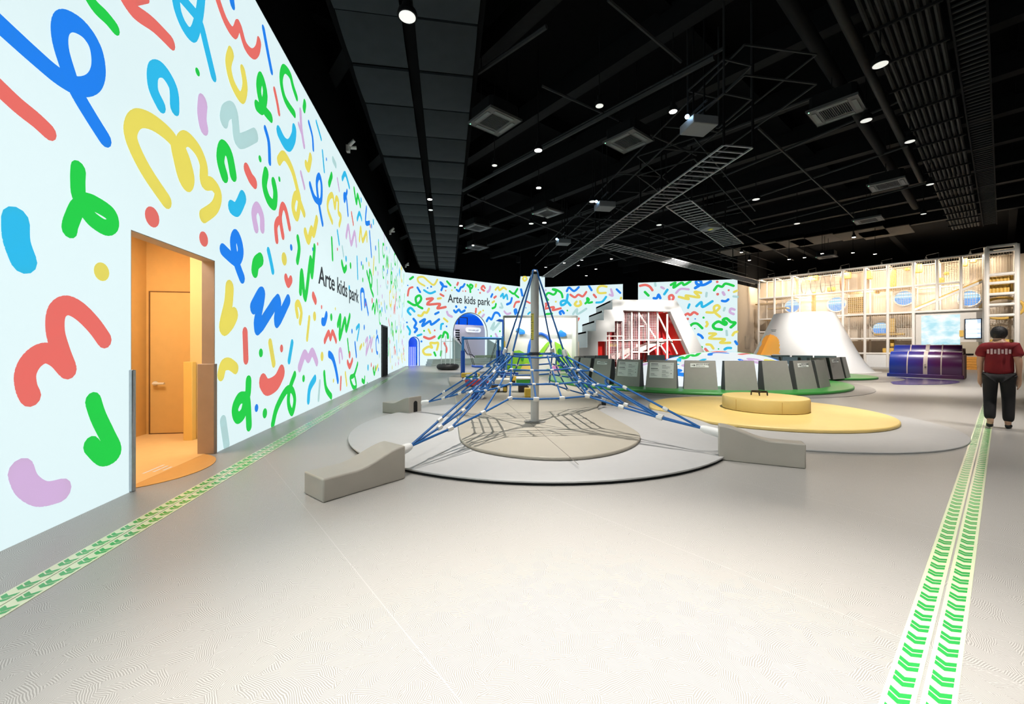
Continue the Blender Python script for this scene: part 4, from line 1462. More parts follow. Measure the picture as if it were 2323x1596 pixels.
def block(label, P1, P2, W, low, high, hole=False):
    """P1 inner corner, P2 outer corner on the floor, W vector of the width"""
    P1, P2, W = Vector((P1[0], P1[1], 0)), Vector((P2[0], P2[1], 0)), Vector((W[0], W[1], 0))
    L = (P2 - P1).length
    d = (P2 - P1) / L
    y = Vector((-d.y, d.x, 0))
    sgn = 1 if y.dot(W) > 0 else -1
    wd = W.length * sgn
    t = thing('foam_block', label, 'foam block', (P1.x, P1.y, 0), math.atan2(d.y, d.x))
    prof = [(0, 0)]
    n = 16
    for k in range(n + 1):
        u = k / n
        f = min(1, max(0, (u - 0.0) / 0.66))
        z = low + (high - low) * (0.5 + 0.5 * math.cos(PI * f)) if f > 0 else high
        prof.append((u * L, z))
    prof.append((L, 0))
    m = MB()
    nn = len(prof)
    vs = [(a, 0, b) for a, b in prof] + [(a, wd, b) for a, b in prof]
    fs = [tuple(range(nn)), tuple(range(nn, 2 * nn))[::-1]] + [((i + 1) % nn, i, nn + i, nn + (i + 1) % nn) for i in range(nn)]
    if sgn < 0:
        fs = [f[::-1] for f in fs]
    m.add(vs, fs)
    m.build('foam_body', FOAM, t, bevel=0.016, seg=3)
    if hole:
        hp = []
        for k in range(9):
            a = PI * k / 8
            hp.append((wd / 2 + math.cos(a) * .055, high * .62 + math.sin(a) * .05))
        hp = [(wd / 2 + .055, 0.003)] + hp + [(wd / 2 - .055, 0.003)]
        vs = [(-0.004, a, b) for a, b in hp] + [(0.004, a, b) for a, b in hp]
        k = len(hp)
        MB().add(vs, [tuple(range(k)), tuple(range(k, 2 * k))] + [(i, (i + 1) % k, k + (i + 1) % k, k + i) for i in range(k)]).build('anchor_slot', mat('slot_black', (16, 16, 16), 0.8), t)
    return t


g = gp
block('taupe foam block nearest the camera at left, holding a net rope', g(920, 1085), g(733, 1141), g(679, 1122) - g(733, 1141), 0.215, 0.352)
d_ = (g(1829, 1064) - g(1630, 1043)).normalized()
block('taupe foam block at right in front of the yellow mat', g(1630, 1043), g(1829, 1064), Vector((-d_.y, d_.x, 0)) * 0.2, 0.285, 0.43)
block('grey-green foam block at back left of the net', g(928, 942), g(867, 935), g(966, 938) - g(928, 942), 0.225, 0.37, True)
d_ = Vector((0.6, 0.8, 0))
block('pale foam block behind the net at right', g(1352, 922), g(1352, 922) + d_ * 0.88, g(1390, 924.5) - g(1352, 922), 0.22, 0.36, True)
outs = [(-0.65, -0.76), (0.9, -0.42), (0.6, 0.8), (-0.87, 0.5)]
for i, (P, lng) in enumerate(zip(tips, (0.14, 0.24, 0.12, 0.16))):
    d = (P - rings[i]).normalized()
    d = Vector((outs[i][0], outs[i][1], -0.22)).normalized()
    a = P - O
    MB().tube([a - d * 0.02, a, a + d * 0.04, a + d * lng], [0.028, 0.04, 0.05, 0.056], 14).build('rope_sleeve', SLEEVE, net, smooth=True)

# ------------------------------------------------------------------ barrier ring and the projected dome
PANEL = mat('grey_barrier_board', (148, 145, 138), 0.6, noise=0.03)
PANEL_S = mat('dark_grey_barrier_side', (66, 66, 64), 0.6)
PANEL_I = mat('blue_lit_barrier_inside', (104, 118, 126), 0.5)  # blue light on the inner faces is put into the colour
SIGN = mat('white_sign_board', (226, 228, 222), 0.5)
INK = mat('sign_ink', (40, 42, 42), 0.6)
INK_G = mat('sign_grey_ink', (150, 152, 150), 0.6)
RC = Vector((7.3, 17.0, 0.1))
PH, PW = 0.88, 0.96
TOPD, BOTD = 0.13, 0.3


def barrier(loc, rz, label, group=None):
    """local -y faces outwards; leaning front, upright back"""
    t = thing('barrier_panel', label, 'barrier', loc, rz, group)
    w0, w1 = PW / 2, PW / 2 - 0.045
    MB().add([(-w0, -BOTD, 0), (w0, -BOTD, 0), (w1, -TOPD, PH), (-w1, -TOPD, PH), (-w0, -BOTD + .02, 0), (w0, -BOTD + .02, 0), (w1, -TOPD + .02, PH), (-w1, -TOPD + .02, PH)],
             [(0, 1, 2, 3), (7, 6, 5, 4), (0, 4, 5, 1), (1, 5, 6, 2), (2, 6, 7, 3), (3, 7, 4, 0)]).build('front_board', PANEL, t)
    e = 0.006
    MB().add([(-w0 + e, -BOTD + .02, 0), (w0 - e, -BOTD + .02, 0), (w0 - e, 0, 0), (-w0 + e, 0, 0), (-w1 + e, -TOPD + .02, PH - .004), (w1 - e, -TOPD + .02, PH - .004), (w1 - e, 0, PH - .004), (-w1 + e, 0, PH - .004)],
             [(3, 2, 1, 0), (4, 5, 6, 7), (0, 1, 5, 4), (1, 2, 6, 5), (2, 3, 7, 6), (3, 0, 4, 7)]).build('core', PANEL_S, t)
    MB().add([(-w0, .001, 0), (w0, .001, 0), (w1, .001, PH), (-w1, .001, PH), (-w0, .018, 0), (w0, .018, 0), (w1, .018, PH), (-w1, .018, PH)],
             [(0, 1, 2, 3), (7, 6, 5, 4), (0, 4, 5, 1), (1, 5, 6, 2), (2, 6, 7, 3), (3, 7, 4, 0)]).build('back_board', PANEL_I, t)
    return t


TILT = math.atan2(BOTD - TOPD, PH)


def on_front(x, z, lift=0.004):
    return (x, -BOTD + (BOTD - TOPD) * z / PH - lift, z)


def arrow_sign(t, w=0.52, h=0.125, zc=0.735):
    x0 = -0.1
    bd = MB().box(0, 0, 0, w, 0.006, h).build('arrow_sign', SIGN, t, loc=on_front(x0 + 0.08, zc))
    bd.rotation_euler = (-TILT, 0, 0)
    a = MB()
    a.bar((-w * .42, -0.005, 0.0), (-w * .24, -0.005, 0.0), 0.006, 0.012)
    a.bar((-w * .31, -0.005, 0.032), (-w * .24, -0.005, 0.0), 0.006, 0.012)
    a.bar((-w * .31, -0.005, -0.032), (-w * .24, -0.005, 0.0), 0.006, 0.012)
    a.build('arrow', INK, bd)
    text_obj('sign_lettering', '넘어가지 마세요', 0.056, INK, bd, -w * .19, -0.005, 0.008, bold=0.0008)
    text_obj('sign_lettering', 'Do Not Cross', 0.042, INK, bd, -w * .19, -0.005, -0.038)


def info_sign(t):
    w, h = 0.74, 0.5
    bd = MB().box(0, 0, 0, w, 0.006, h).build('notice_board', SIGN, t, loc=on_front(0, 0.56))
    bd.rotation_euler = (-TILT, 0, 0)
    m = MB()
    g_ = MB()
    rng = random.Random(5)
    for (x, z, n, hd) in [(-.33, .2, 3, 1), (-.33, .05, 3, 1), (-.33, -.13, 2, 0), (0.02, .15, 4, 0), (0.02, -.02, 3, 0), (0.02, -.14, 3, 0)]:
        m.box(x + (.11 if hd else .06), -0.004, z, .22 if hd else .12, 0.003, 0.022 if hd else 0.013)
        for k in range(n):
            ln = rng.uniform(.16, .27)
            g_.box(x + ln / 2, -0.004, z - 0.033 - k * 0.02, ln, 0.003, 0.007)
    m.box(.3, -0.004, -.1, .022, 0.003, .028)
    g_.box(.3, -0.004, .2, .04, 0.003, .012)
    g_.box(.3, -0.004, .0, .03, 0.003, .014)
    m.build('notice_heading', INK_G if False else mat('notice_dark', (92, 94, 92), 0.6), bd)
    g_.build('notice_text', INK_G, bd)


step = 2 * PI / 26
special = {-4: 'narrow-looking grey barrier panel at the left end of the front arc', -3: 'grey barrier panel with arrow sign, leftmost sign of the ring', -2: 'grey barrier panel with white notice board, left of two', -1: 'grey barrier panel with white notice board, right of two',
           0: 'grey barrier panel with the large arrow sign, front of the ring', 1: 'plain grey barrier panel behind the yellow platform, left one', 2: 'plain grey barrier panel behind the yellow platform, right one',
           3: 'grey barrier panel with arrow sign right of the yellow platform', 4: 'plain grey barrier panel at the right end of the front arc'}
far_panels = []
for k in range(-6, 20):
    a = -0.32 + step * k
    aa = math.degrees(a) % 360
    x, y = RC.x + 4.5 * math.sin(a), RC.y - 4.5 * math.cos(a)
    if k in (5, 6, 7):
        continue
    px_ = CX + F * x / y
    if k > 4 and 1396 < px_ < 1452:
        continue
    if k in special:
        t = barrier((x, y, 0.1), a, special[k])
        if k in (-3, 0, 3):
            arrow_sign(t)
        if k in (-2, -1):
            info_sign(t)
    else:
        far_panels.append((px_, x, y, a))
for i_, (px_, x, y, a) in enumerate(sorted(far_panels)):
    barrier((x, y, 0.1), a, ORD[i_] + ' from the left of the barrier panels across the ring, blue-lit inside', 'far barrier panels of the ring')
# the extra lobe at the right
lobe = [(12.35, 16.55, 0.32, 'plain grey barrier panel at the left of the right-hand lobe'), (13.3, 16.92, 0.5, 'grey barrier panel with a small arrow sign on the right-hand lobe'), (14.15, 17.5, 0.75, 'rightmost grey barrier panel on the right-hand lobe')]
for i, (x, y, a, lb) in enumerate(lobe):
    t = barrier((x, y, 0.095), a, lb)
    if i == 1:
        arrow_sign(t)
for i_, (px, Yd, a) in enumerate([(1872, 20.0, 2.5), (1821, 20.8, 2.85), (1772, 21.2, 3.1)]):
    p = at(px, 800, Yd)
    barrier((p.x, p.y, 0.095), a, ['right', 'middle', 'left'][i_] + ' one of three blue-lit barrier panels behind the dome, below the white cone', 'far barrier panels behind the dome')


def dome_z(x, y):
    z = 0.1
    for (cx, cy, r, h) in ((8.75, 17.0, 2.95, 1.32), (6.0, 15.6, 2.2, 0.9)):
        d2 = ((x - cx) ** 2 + (y - cy) ** 2) / (r * r)
        if d2 < 1:
            z = max(z, 0.1 + h * (math.sqrt(1 - d2 * 0.97) - math.sqrt(0.03)) ** 0.9)
    return z


dome = thing('play_dome', 'white double mound covered in projected doodles inside the barrier ring', 'dome', (7.4, 16.5, 0.1))
n = 90
vs, fs = [], []
x0, x1, y0, y1 = 3.6, 11.8, 13.3, 20.1
for j in range(n + 1):
    for i in range(n + 1):
        x, y = x0 + (x1 - x0) * i / n, y0 + (y1 - y0) * j / n
        vs.append((x - 7.4, y - 16.5, dome_z(x, y) - 0.1))
for j in range(n):
    for i in range(n):
        q = [j * (n + 1) + i, j * (n + 1) + i + 1, (j + 1) * (n + 1) + i + 1, (j + 1) * (n + 1) + i]
        if max(vs[k][2] for k in q) > 0.004:
            fs.append(tuple(q))
MB().add(vs, fs).build('mound', projected('projected_white_dome', (240, 247, 250), 0.85), dome, smooth=True)
rng = random.Random(11)
taken = []
for _ in range(900):
    x, y = rng.uniform(4.2, 11.0), rng.uniform(13.9, 18.6)
    if dome_z(x, y) < 0.3:
        continue
    rad = rng.uniform(.3, .5)
    if any((x - a) ** 2 + (y - b) ** 2 < (rad + r) ** 2 for a, b, r in taken):
        continue
    taken.append((x, y, rad * .85))
    sh = rng.choice(SHAPES[:9])
    rot = rng.uniform(0, 6.28)
    sc = rad * 1.5
    q = []
    for (a, b) in sh:
        a, b = (a - .5) * sc, (b - .45) * sc
        q.append((x + a * math.cos(rot) - b * math.sin(rot), y + a * math.sin(rot) + b * math.cos(rot)))
    q = [(v.x, v.y) for v in catmull([(a, b, 0) for a, b in q], 6)] if len(q) > 1 else q
    if len(q) == 2:
        q = [(q[0][0] + (q[1][0] - q[0][0]) * k / 6, q[0][1] + (q[1][1] - q[0][1]) * k / 6) for k in range(7)]
    v2, f2 = stroke(q, 0.19)
    if min(dome_z(*v) for v in v2) < 0.2:
        continue
    MB().add([(a - 7.4, b - 16.5, dome_z(a, b) - 0.1 + 0.02) for a, b in v2], f2).build('projected_doodle', PC[rng.choice('BBRGGCYP')], dome)

# ------------------------------------------------------------------ white cone
cone = thing('play_cone', 'white truncated cone house with a round orange opening', 'play house', (17.96, 25.0, 0))
CZ, CR0, CR1 = 3.47, 3.05, 1.53
n, mrow = 220, 60
vs, fs = [], []
for j in range(mrow + 1):
    tt = j / mrow
    r = CR0 + (CR1 - CR0) * tt + (0.28 * (1 - tt) ** 8)
    for i in range(n):
        a = 2 * PI * i / n
        vs.append((r * math.cos(a), r * math.sin(a), CZ * tt))


def in_arch(px, py):
    if py < 781:
        return ((px - 1748) / 20.5) ** 2 + ((py - 781) / 22.5) ** 2 < 1
    return 1727 - (py - 781) * 0.5 < px < 1768.5 and py < 804


for j in range(mrow):
    for i in range(n):
        q = (j * n + i, j * n + (i + 1) % n, (j + 1) * n + (i + 1) % n, (j + 1) * n + i)
        c = sum((Vector(vs[k]) for k in q), Vector()) / 4
        wx, wy, wz = c.x + 17.96, c.y + 25.0, c.z
        if Vector((c.x, c.y)).dot(Vector((wx, wy))) < 0 and in_arch(CX + F * wx / wy, HY - (wz - H) * F / wy):
            continue
        fs.append(q)
MB().add(vs, fs).build('cone_shell', mat('white_cone_paint', (236, 234, 232), 0.4, noise=0.01), cone, smooth=True)
MB().lathe([(CR1 + .01, CZ - .005), (CR1 - .1, CZ + .01), (0, CZ + .01)], 64).build('cone_top', WHITE, cone)
MB().lathe([(CR0 - .45, 0), (CR1 - .25, CZ - .1)], 64, cap=False).build('orange_lining', mat('orange_lining_glow', (250, 184, 84), 0.5, emit=0.5), cone, smooth=True)  # glow added to stand in for light inside the cone
MB().lathe([(CR0 + .55, 0.0), (CR0 + .55, .012), (CR0, .03)], 64).build('base_flange', WHITE, cone)
for k in range(2):
    MB().box(0, 0, 0, 0.26 - .06 * k, .01, .03).build('cone_print', INK_G, cone, loc=at(1755, 748 + 3 * k, 23.55) - Vector((17.96, 25.0, 0)), rz=-.6)

# ------------------------------------------------------------------ white and red stepped house
HYD = 27.0


def hp(x, y):
    v = at(1300 + x / 5.32, 600 + y / 5.32, HYD)
    return (v.x, v.z)


house = thing('slide_house', 'white stepped play house with sloping right side and red inside', 'play house', (9.5, HYD, 0))
sh_ = lambda l: [(a - 9.5, max(b, 0.0)) for a, b in l]
zb = lambda x: (hp(x, 0)[0], 0.0)
outer_ = sh_([zb(60), zb(1690), hp(1250, 430), hp(475, 420), hp(475, 540), hp(372, 545), hp(372, 670), hp(275, 670), hp(275, 800), hp(175, 800), hp(175, 1000), hp(60, 1005)])
hole_ = sh_([zb(410), zb(1480), hp(1175, 565), hp(605, 550), hp(605, 680), hp(505, 680), hp(505, 810), hp(410, 810)])
hole_ = [(a, max(b, 0.03)) for a, b in hole_]
door_ = sh_([zb(300), zb(402), hp(402, 925), hp(300, 925)])
door_ = [(a, max(b, 0.03)) for a, b in door_]
MB().holed(outer_, [hole_, door_], 0.0, 0.55).build('front_shell', mat('bright_white_shell', (240, 238, 236), 0.5, noise=0.01), house)
# stepped body behind the front
for i, (xa, xb, yt) in enumerate([(475, 1250, 420), (372, 475, 545), (275, 372, 670), (175, 275, 800)]):
    (ax, az), (bx, _) = hp(xa, yt), hp(xb, yt)
    MB().box((ax + bx) / 2 - 9.5, 2.9, az - 0.06, bx - ax, 4.7, 0.12).build('roof_step', WHITE, house)
    zl = hp(xa, (545, 670, 800, 1000)[i])[1] if i < 3 else 0.0
    MB().box(ax - 9.5 + .05, 2.9, (az + zl) / 2, 0.1, 4.7, az - zl).build('side_step', WHITE, house)
RED = mat('red_panel', (196, 30, 36), 0.5, noise=0.05)
REDB = mat('bright_red_panel', (226, 48, 40), 0.45, emit=0.08)
wx0, wx1 = hp(175, 0)[0] - 9.5, hp(1480, 0)[0] - 9.5
MB().slab([(a * .985, b * .985) for a, b in outer_], 3.0, 3.1).build('back_wall', RED, house)
(tx, tz), (bx_, _) = hp(1180, 560), hp(1480, 1170)
MB().add([(tx - 9.5, .5, tz), (tx - 9.5, 3, tz), (bx_ - 9.5, 3, 0), (bx_ - 9.5, .5, 0), (tx - 9.4, .5, tz), (tx - 9.4, 3, tz), (bx_ - 9.4, 3, 0), (bx_ - 9.4, .5, 0)],
         [(0, 1, 2, 3), (7, 6, 5, 4), (0, 3, 7, 4), (1, 5, 6, 2)]).build('sloping_wall', REDB, house)
MB().box((hp(351, 0)[0]) - 9.5, 0.6, 1.0, 1.0, .1, 2.1).build('red_curtain', REDB, house)
cv = MB()
for k in range(6):
    cv.tube([(hp(310 + k * 17, 0)[0] - 9.5, .52, 0.02), (hp(310 + k * 17, 0)[0] - 9.5, .52, hp(0, 935)[1])], 0.05, 8)
cv.build('curtain_fold', REDB, house, smooth=True)
PINKW = mat('white_pink_bar', (246, 226, 222), 0.4)
for x, yt in [(450, 815), (550, 685), (620, 560), (725, 560), (815, 560), (930, 560), (1043, 560), (1160, 590)]:
    a, b = hp(x, yt), zb(x)
    MB().bar((a[0] - 9.5, .35, a[1]), (b[0] - 9.5, .35, 0.02), 0.1).build('post', PINKW, house)
for (ax, ay, bx, by) in [(415, 912, 1340, 905), (720, 1055, 940, 1055), (415, 860, 610, 860), (820, 740, 870, 740)]:
    a, b = hp(ax, ay), hp(bx, by)
    MB().bar((a[0] - 9.5, .33, a[1]), (b[0] - 9.5, .33, b[1]), 0.08).build('rail', PINKW, house)
for (ax, ay, bx, by) in [(600, 1170, 715, 1075), (940, 1060, 1160, 920), (1050, 570, 1300, 1080), (820, 570, 1170, 1080)]:
    a, b = hp(ax, ay), hp(bx, by)
    MB().bar((a[0] - 9.5, .6, a[1]), (b[0] - 9.5, .6, b[1]), 0.12, 0.1).build('brace', PINKW, house)
RAMP = mat('pale_pink_ramp', (226, 200, 196), 0.5, noise=0.15, nscale=3)
for (ax, ay, bx, by) in [(500, 1130, 720, 1030), (820, 1040, 1130, 905)]:
    a, b = hp(ax, ay), hp(bx, by)
    MB().bar((a[0] - 9.5, 1.3, a[1]), (b[0] - 9.5, 1.3, b[1]), 1.4, 0.3).build('ramp', RAMP, house)
DKR = mat('dark_red_net_post', (120, 40, 46), 0.6)
for x in (640, 680, 760, 850, 890, 960, 1000):
    a = hp(x, 565)
    MB().bar((a[0] - 9.5, 1.9, a[1]), (a[0] - 9.5, 1.9, 0.02), 0.1).build('inner_post', DKR, house)
CLB = mat('grey_climbing_panel', (150, 128, 126), 0.6, noise=0.25, nscale=6)
for (xa, ya, xb, yb) in [(655, 570, 700, 900), (740, 560, 800, 900), (970, 710, 1020, 900)]:
    a, b = hp(xa, ya), hp(xb, yb)
    MB().slab([(a[0] - 9.5, b[1]), (b[0] - 9.5, b[1]), (b[0] - 9.5, a[1]), (a[0] - 9.5, a[1])], 1.5, 1.56).build('climbing_panel', CLB, house)


def net_material(name, rgb, scale, cover):
    m = bpy.data.materials.new(name)
    m.use_nodes = True
    nt = m.node_tree
    N, L = nt.nodes, nt.links
    b = N['Principled BSDF']
    b.inputs['Base Color'].default_value = (*lin(rgb), 1)
    b.inputs['Roughness'].default_value = 0.7
    tc = N.new('ShaderNodeTexCoord')
    sx = N.new('ShaderNodeSeparateXYZ')
    L.new(tc.outputs['Object'], sx.inputs[0])
    outs_ = []
    for ax in (0, 2):
        mu = N.new('ShaderNodeMath')
        mu.operation = 'MULTIPLY'
        mu.inputs[1].default_value = scale
        L.new(sx.outputs[ax], mu.inputs[0])
        fr = N.new('ShaderNodeMath')
        fr.operation = 'FRACT'
        L.new(mu.outputs[0], fr.inputs[0])
        lt = N.new('ShaderNodeMath')
        lt.operation = 'LESS_THAN'
        lt.inputs[1].default_value = cover
        L.new(fr.outputs[0], lt.inputs[0])
        outs_.append(lt)
    mx = N.new('ShaderNodeMath')
    mx.operation = 'MAXIMUM'
    L.new(outs_[0].outputs[0], mx.inputs[0])
    L.new(outs_[1].outputs[0], mx.inputs[1])
    L.new(mx.outputs[0], b.inputs['Alpha'])
    return m


RNET = net_material('white_safety_net', (236, 206, 204), 9.0, 0.17)
for (xa, ya, xb, yb) in [(610, 560, 1050, 905), (420, 920, 820, 1170), (510, 690, 606, 905)]:
    a, b = hp(xa, ya), hp(xb, yb)
    MB().add([(a[0] - 9.5, .42, b[1]), (b[0] - 9.5, .42, b[1]), (b[0] - 9.5, .42, a[1]), (a[0] - 9.5, .42, a[1])], [(0, 1, 2, 3)]).build('safety_net', RNET, house)
for (x, y, c) in [(512, 970, (240, 200, 60)), (850, 975, (235, 235, 232)), (565, 970, (200, 150, 60))]:
    a = hp(x, y)
    MB().box(a[0] - 9.5, 1.2, a[1], .2, .02, .2).build('notice_card', mat('card_%d' % x, c, 0.5, emit=0.2), house)
for (x, y) in [(1200, 940), (1300, 930), (1100, 960)]:
    a = hp(x, y)
    MB().box(a[0] - 9.5, 1.6, a[1] + .05, .12, .12, .06).build('inner_lamp', mat('warm_inner_lamp', (255, 210, 160), 0.4, emit=6), house)
ln = bpy.data.lights.new('house_lamp', 'POINT')
ln.energy = 120
ln.color = (1, .75, .6)
ln.shadow_soft_size = .2
lo = bpy.data.objects.new('house_lamp', ln)
COL.objects.link(lo)
lo.location = (11.0, HYD + 1.3, 3.2)

# ------------------------------------------------------------------ white booth with clouds and hills
BY = 22.4
booth = thing('cloud_booth', 'white booth with blue clouds, a blue arch and green hills on its wall', 'booth', (at(1225, 800, BY).x, BY, 0))
bx0 = booth.location.x
CREAM = mat('cream_white_panel', (232, 232, 222), 0.5, noise=0.01)
bl_, br_ = at(1143, 800, BY).x - bx0, at(1308, 800, BY).x - bx0
bt_ = at(1225, 716, BY).z
DB = 1.5
MB().box((bl_ + br_) / 2, DB, bt_ / 2, br_ - bl_, .1, bt_).build('back_panel', CREAM, booth)
for sx, x in (('l', bl_), ('r', br_)):
    MB().box(x, DB / 2, bt_ / 2, .1, DB, bt_).build('side_panel', CREAM, booth)
MB().box((bl_ + br_) / 2, 0.0, bt_ - .05, br_ - bl_, .14, .12).build('top_frame', mat('grey_frame', (176, 178, 172), 0.5), booth)
MB().box(br_ + .02, 0, bt_ / 2, .1, .14, bt_).build('front_post', mat('grey_frame', (176, 178, 172), 0.5), booth)
MB().box(br_ + .1, .3, .85, .08, .6, 1.7).build('low_side_wall', BEIGE, booth)


def bq(px, py, dep=DB - .1):
    v = at(px, py, BY + dep)
    return (v.x - bx0, v.z)


def blob(name, pts, m, dep, th=.08, closed_smooth=True):
    q = [bq(*p) for p in pts]
    q = [(a, max(b, .01)) for a, b in q]
    if closed_smooth:
        q = [(v.x, max(v.y, .01)) for v in catmull([(a, b, 0) for a, b in q], 5, True)]
    return MB().slab(q, dep, dep + th).build(name, m, booth)


HILL = mat('lime_green_hill', (140, 205, 50), 0.5)
DGR = mat('dark_green_leaf', (30, 140, 50), 0.5)
SKYB = mat('cloud_blue', (46, 136, 220), 0.4)
DPB = mat('arch_blue', (30, 100, 205), 0.4)
blob('green_hill', [(1143, 846), (1143, 822), (1152, 806), (1165, 796), (1178, 794), (1190, 800), (1198, 812), (1203, 830), (1203, 846)], HILL, DB - .22, .1, False)
blob('green_hill', [(1258, 846), (1262, 800), (1258, 774), (1272, 782), (1286, 796), (1298, 816), (1306, 846)], HILL, DB - .22, .1, False)
blob('green_hill', [(1218, 812), (1222, 800), (1234, 784), (1243, 775), (1246, 779), (1238, 792), (1228, 808)], HILL, DB - .2, .06)
blob('blue_cloud', [(1170, 749), (1176, 743), (1183, 746), (1190, 750), (1190, 757), (1183, 758), (1178, 758), (1176, 750)], SKYB, DB - .2, .1)
blob('blue_cloud', [(1265, 758), (1268, 751), (1272, 748), (1278, 752), (1284, 756), (1283, 762), (1274, 764), (1268, 762)], SKYB, DB - .2, .1)
ap = [(1198, 826), (1200, 792), (1204, 774), (1213, 760), (1224, 756), (1236, 760), (1245, 768), (1250, 776)]
q = [bq(*p) for p in ap]
q = [(v.x, v.y) for v in catmull([(a, b, 0) for a, b in q], 4)]
MB().tube([(a, DB - .1, b) for a, b in q], .09, 8).build('blue_arch', DPB, booth, smooth=True)
for pts in ([(1264, 796), (1268, 790), (1274, 794), (1277, 800), (1270, 804)], [(1180, 804), (1186, 800), (1189, 808), (1186, 818), (1181, 812)], [(1154, 836), (1158, 830), (1162, 836), (1158, 842)], [(1240, 845), (1242, 836), (1258, 840), (1282, 838), (1284, 845)], [(1164, 845), (1166, 838), (1180, 838), (1182, 845)], [(1268, 834), (1274, 828), (1278, 834), (1273, 838)]):
    blob('leaf_bush', pts, DGR, DB - .28, .05)
blob('yellow_hill', [(1181, 847), (1182, 834), (1188, 826), (1196, 824), (1204, 828), (1206, 847)], mat('soft_yellow_hill', (244, 210, 110), 0.5), DB - .34, .06)
blob('pink_hill', [(1250, 845), (1252, 832), (1258, 826), (1264, 830), (1270, 845)], mat('pink_hill', (214, 140, 190), 0.5), DB - .34, .06)

for k in range(3):
    x = bl_ + (br_ - bl_) * (k + .5) / 3
    MB().lathe([(.07, 0), (.07, .06)], 14, (x, .5, bt_ - .1)).build('booth_lamp', LENS, booth)
    l = bpy.data.lights.new('booth_lamp_light', 'POINT')
    l.energy = 45
    l.shadow_soft_size = .08
    o = bpy.data.objects.new('booth_lamp_light', l)
    COL.objects.link(o)
    o.parent = booth
    o.location = (x, .6, bt_ - .2)

# ------------------------------------------------------------------ swing set, spinner, play benches
BLU = mat('swing_blue_paint', (16, 78, 176), 0.35)
BLU2 = mat('swing_light_blue', (40, 120, 190), 0.35)
SY = 17.6
MZ_ = 0.096
sw = thing('swing_set', 'blue swing frame with thick padded posts and a hanging seat', 'swing', (at(1095, 800, SY).x, SY, 0))
sx0 = sw.location.x
zt = at(1095, 767, SY).z


def sp_(px, Y=SY):
    return at(px, 800, Y).x - sx0


for (px, dy) in ((1050, 0), (1140, 0), (1130, 1.5)):
    x = at(px, 800, SY + dy).x - sx0
    MB().tube([(x, dy, MZ_), (x, dy, 1.25)], 0.095, 14).build('post_pad', BLU, sw, smooth=True)
    MB().tube([(x, dy, 1.25), (x, dy, zt + .08)], 0.06, 12).build('post', BLU2, sw, smooth=True)
MB().tube([(sp_(1050), 0, zt), (sp_(1140), 0, zt)], 0.055, 12).build('top_bar', BLU2, sw, smooth=True)
MB().tube([(sp_(1140), 0, zt), (at(1130, 800, SY + 1.5).x - sx0, 1.5, zt)], 0.055, 12).build('top_bar', BLU2, sw, smooth=True)
zs = at(1090, 830, SY).z
for (pt_, pb_, dy) in ((1055, 1074, -.1), (1058, 1076, .1), (1127, 1109, -.1), (1129, 1111, .1)):
    MB().tube([(sp_(pt_), 0, zt), (sp_(pb_), dy, zs + .03)], 0.012, 6).build('hanging_rope', mat('black_rope', (30, 30, 32), 0.6), sw)
MB().tube([(sp_(1070), 0, zs + .01), (sp_(1078), 0, zs - .02), (sp_(1098), 0, zs - .02), (sp_(1111), 0, zs + .02)], 0.05, 10).build('seat', mat('seat_blue', (44, 96, 210), 0.35), sw, smooth=True)
fz = at(1141, 725, SY).z
MB().tube([(sp_(1141), .1, zt), (sp_(1141), .1, fz)], 0.035, 8).build('flag_pole', BLU, sw, smooth=True)
MB().slab([(sp_(1124), at(0, 727, SY).z), (sp_(1132), at(0, 723, SY).z), (sp_(1142), at(0, 724, SY).z), (sp_(1142), at(0, 730, SY).z), (sp_(1133), at(0, 729, SY).z)], .07, .13).build('flag_blade', BLU, sw)
MB().box(sp_(1145), -.06, at(0, 780, SY).z, .05, .1, .25).build('yellow_tag', mat('yellow_tag', (220, 190, 60), 0.5), sw)

spn = thing('tyre_spinner', 'black round tyre spinner with four thin upright rods', 'spinner', (at(1016, 832, 25.0).x, 25.0, 0))
MB().tube([(math.cos(k * PI / 16) * .52, math.sin(k * PI / 16) * .52, .2) for k in range(32)], 0.17, 12, closed=True).build('tyre', mat('black_tyre', (20, 20, 22), 0.6, bump=.5, nscale=10), spn, smooth=True)
MB().lathe([(.5, .12), (.5, .2)], 24).build('seat_pad', mat('black_pad', (16, 16, 18), 0.7), spn)
for k in range(4):
    a = k * PI / 2 + .5
    MB().tube([(math.cos(a) * .42, math.sin(a) * .42, .2), (math.cos(a) * .42, math.sin(a) * .42, 2.1)], 0.022, 8).build('rod', mat('pale_rod', (190, 198, 196), 0.4, .4), spn, smooth=True)
MB().tube([(math.cos(k * PI / 2 + .5) * .42, math.sin(k * PI / 2 + .5) * .42, 1.75) for k in range(4)], 0.015, 6, closed=True).build('grab_rail', mat('pale_rod', (190, 198, 196), 0.4, .4), spn)

MZ = 0.095


def pbox(name, label, px0, px1, yt, yb, depth, parts, cat='play block', z0=MZ):
    """a play block whose front stands where its lower edge meets the mat"""
    Y = (H - z0) * F / (yb - HY)
    x0, x1 = at(px0, yb, Y).x, at(px1, yb, Y).x
    ht = (yb - yt) * Y / F
    t = thing(name, label, cat, ((x0 + x1) / 2, Y + depth / 2, z0))
    for (nm, fx0, fx1, fz0, fz1, m, dd) in parts:
        MB().box((fx0 + fx1 - 1) / 2 * (x1 - x0), 0, (fz0 + fz1) / 2 * ht, (fx1 - fx0) * (x1 - x0), depth * dd, (fz1 - fz0) * ht).build(nm, m, t, bevel=.02)
    return t


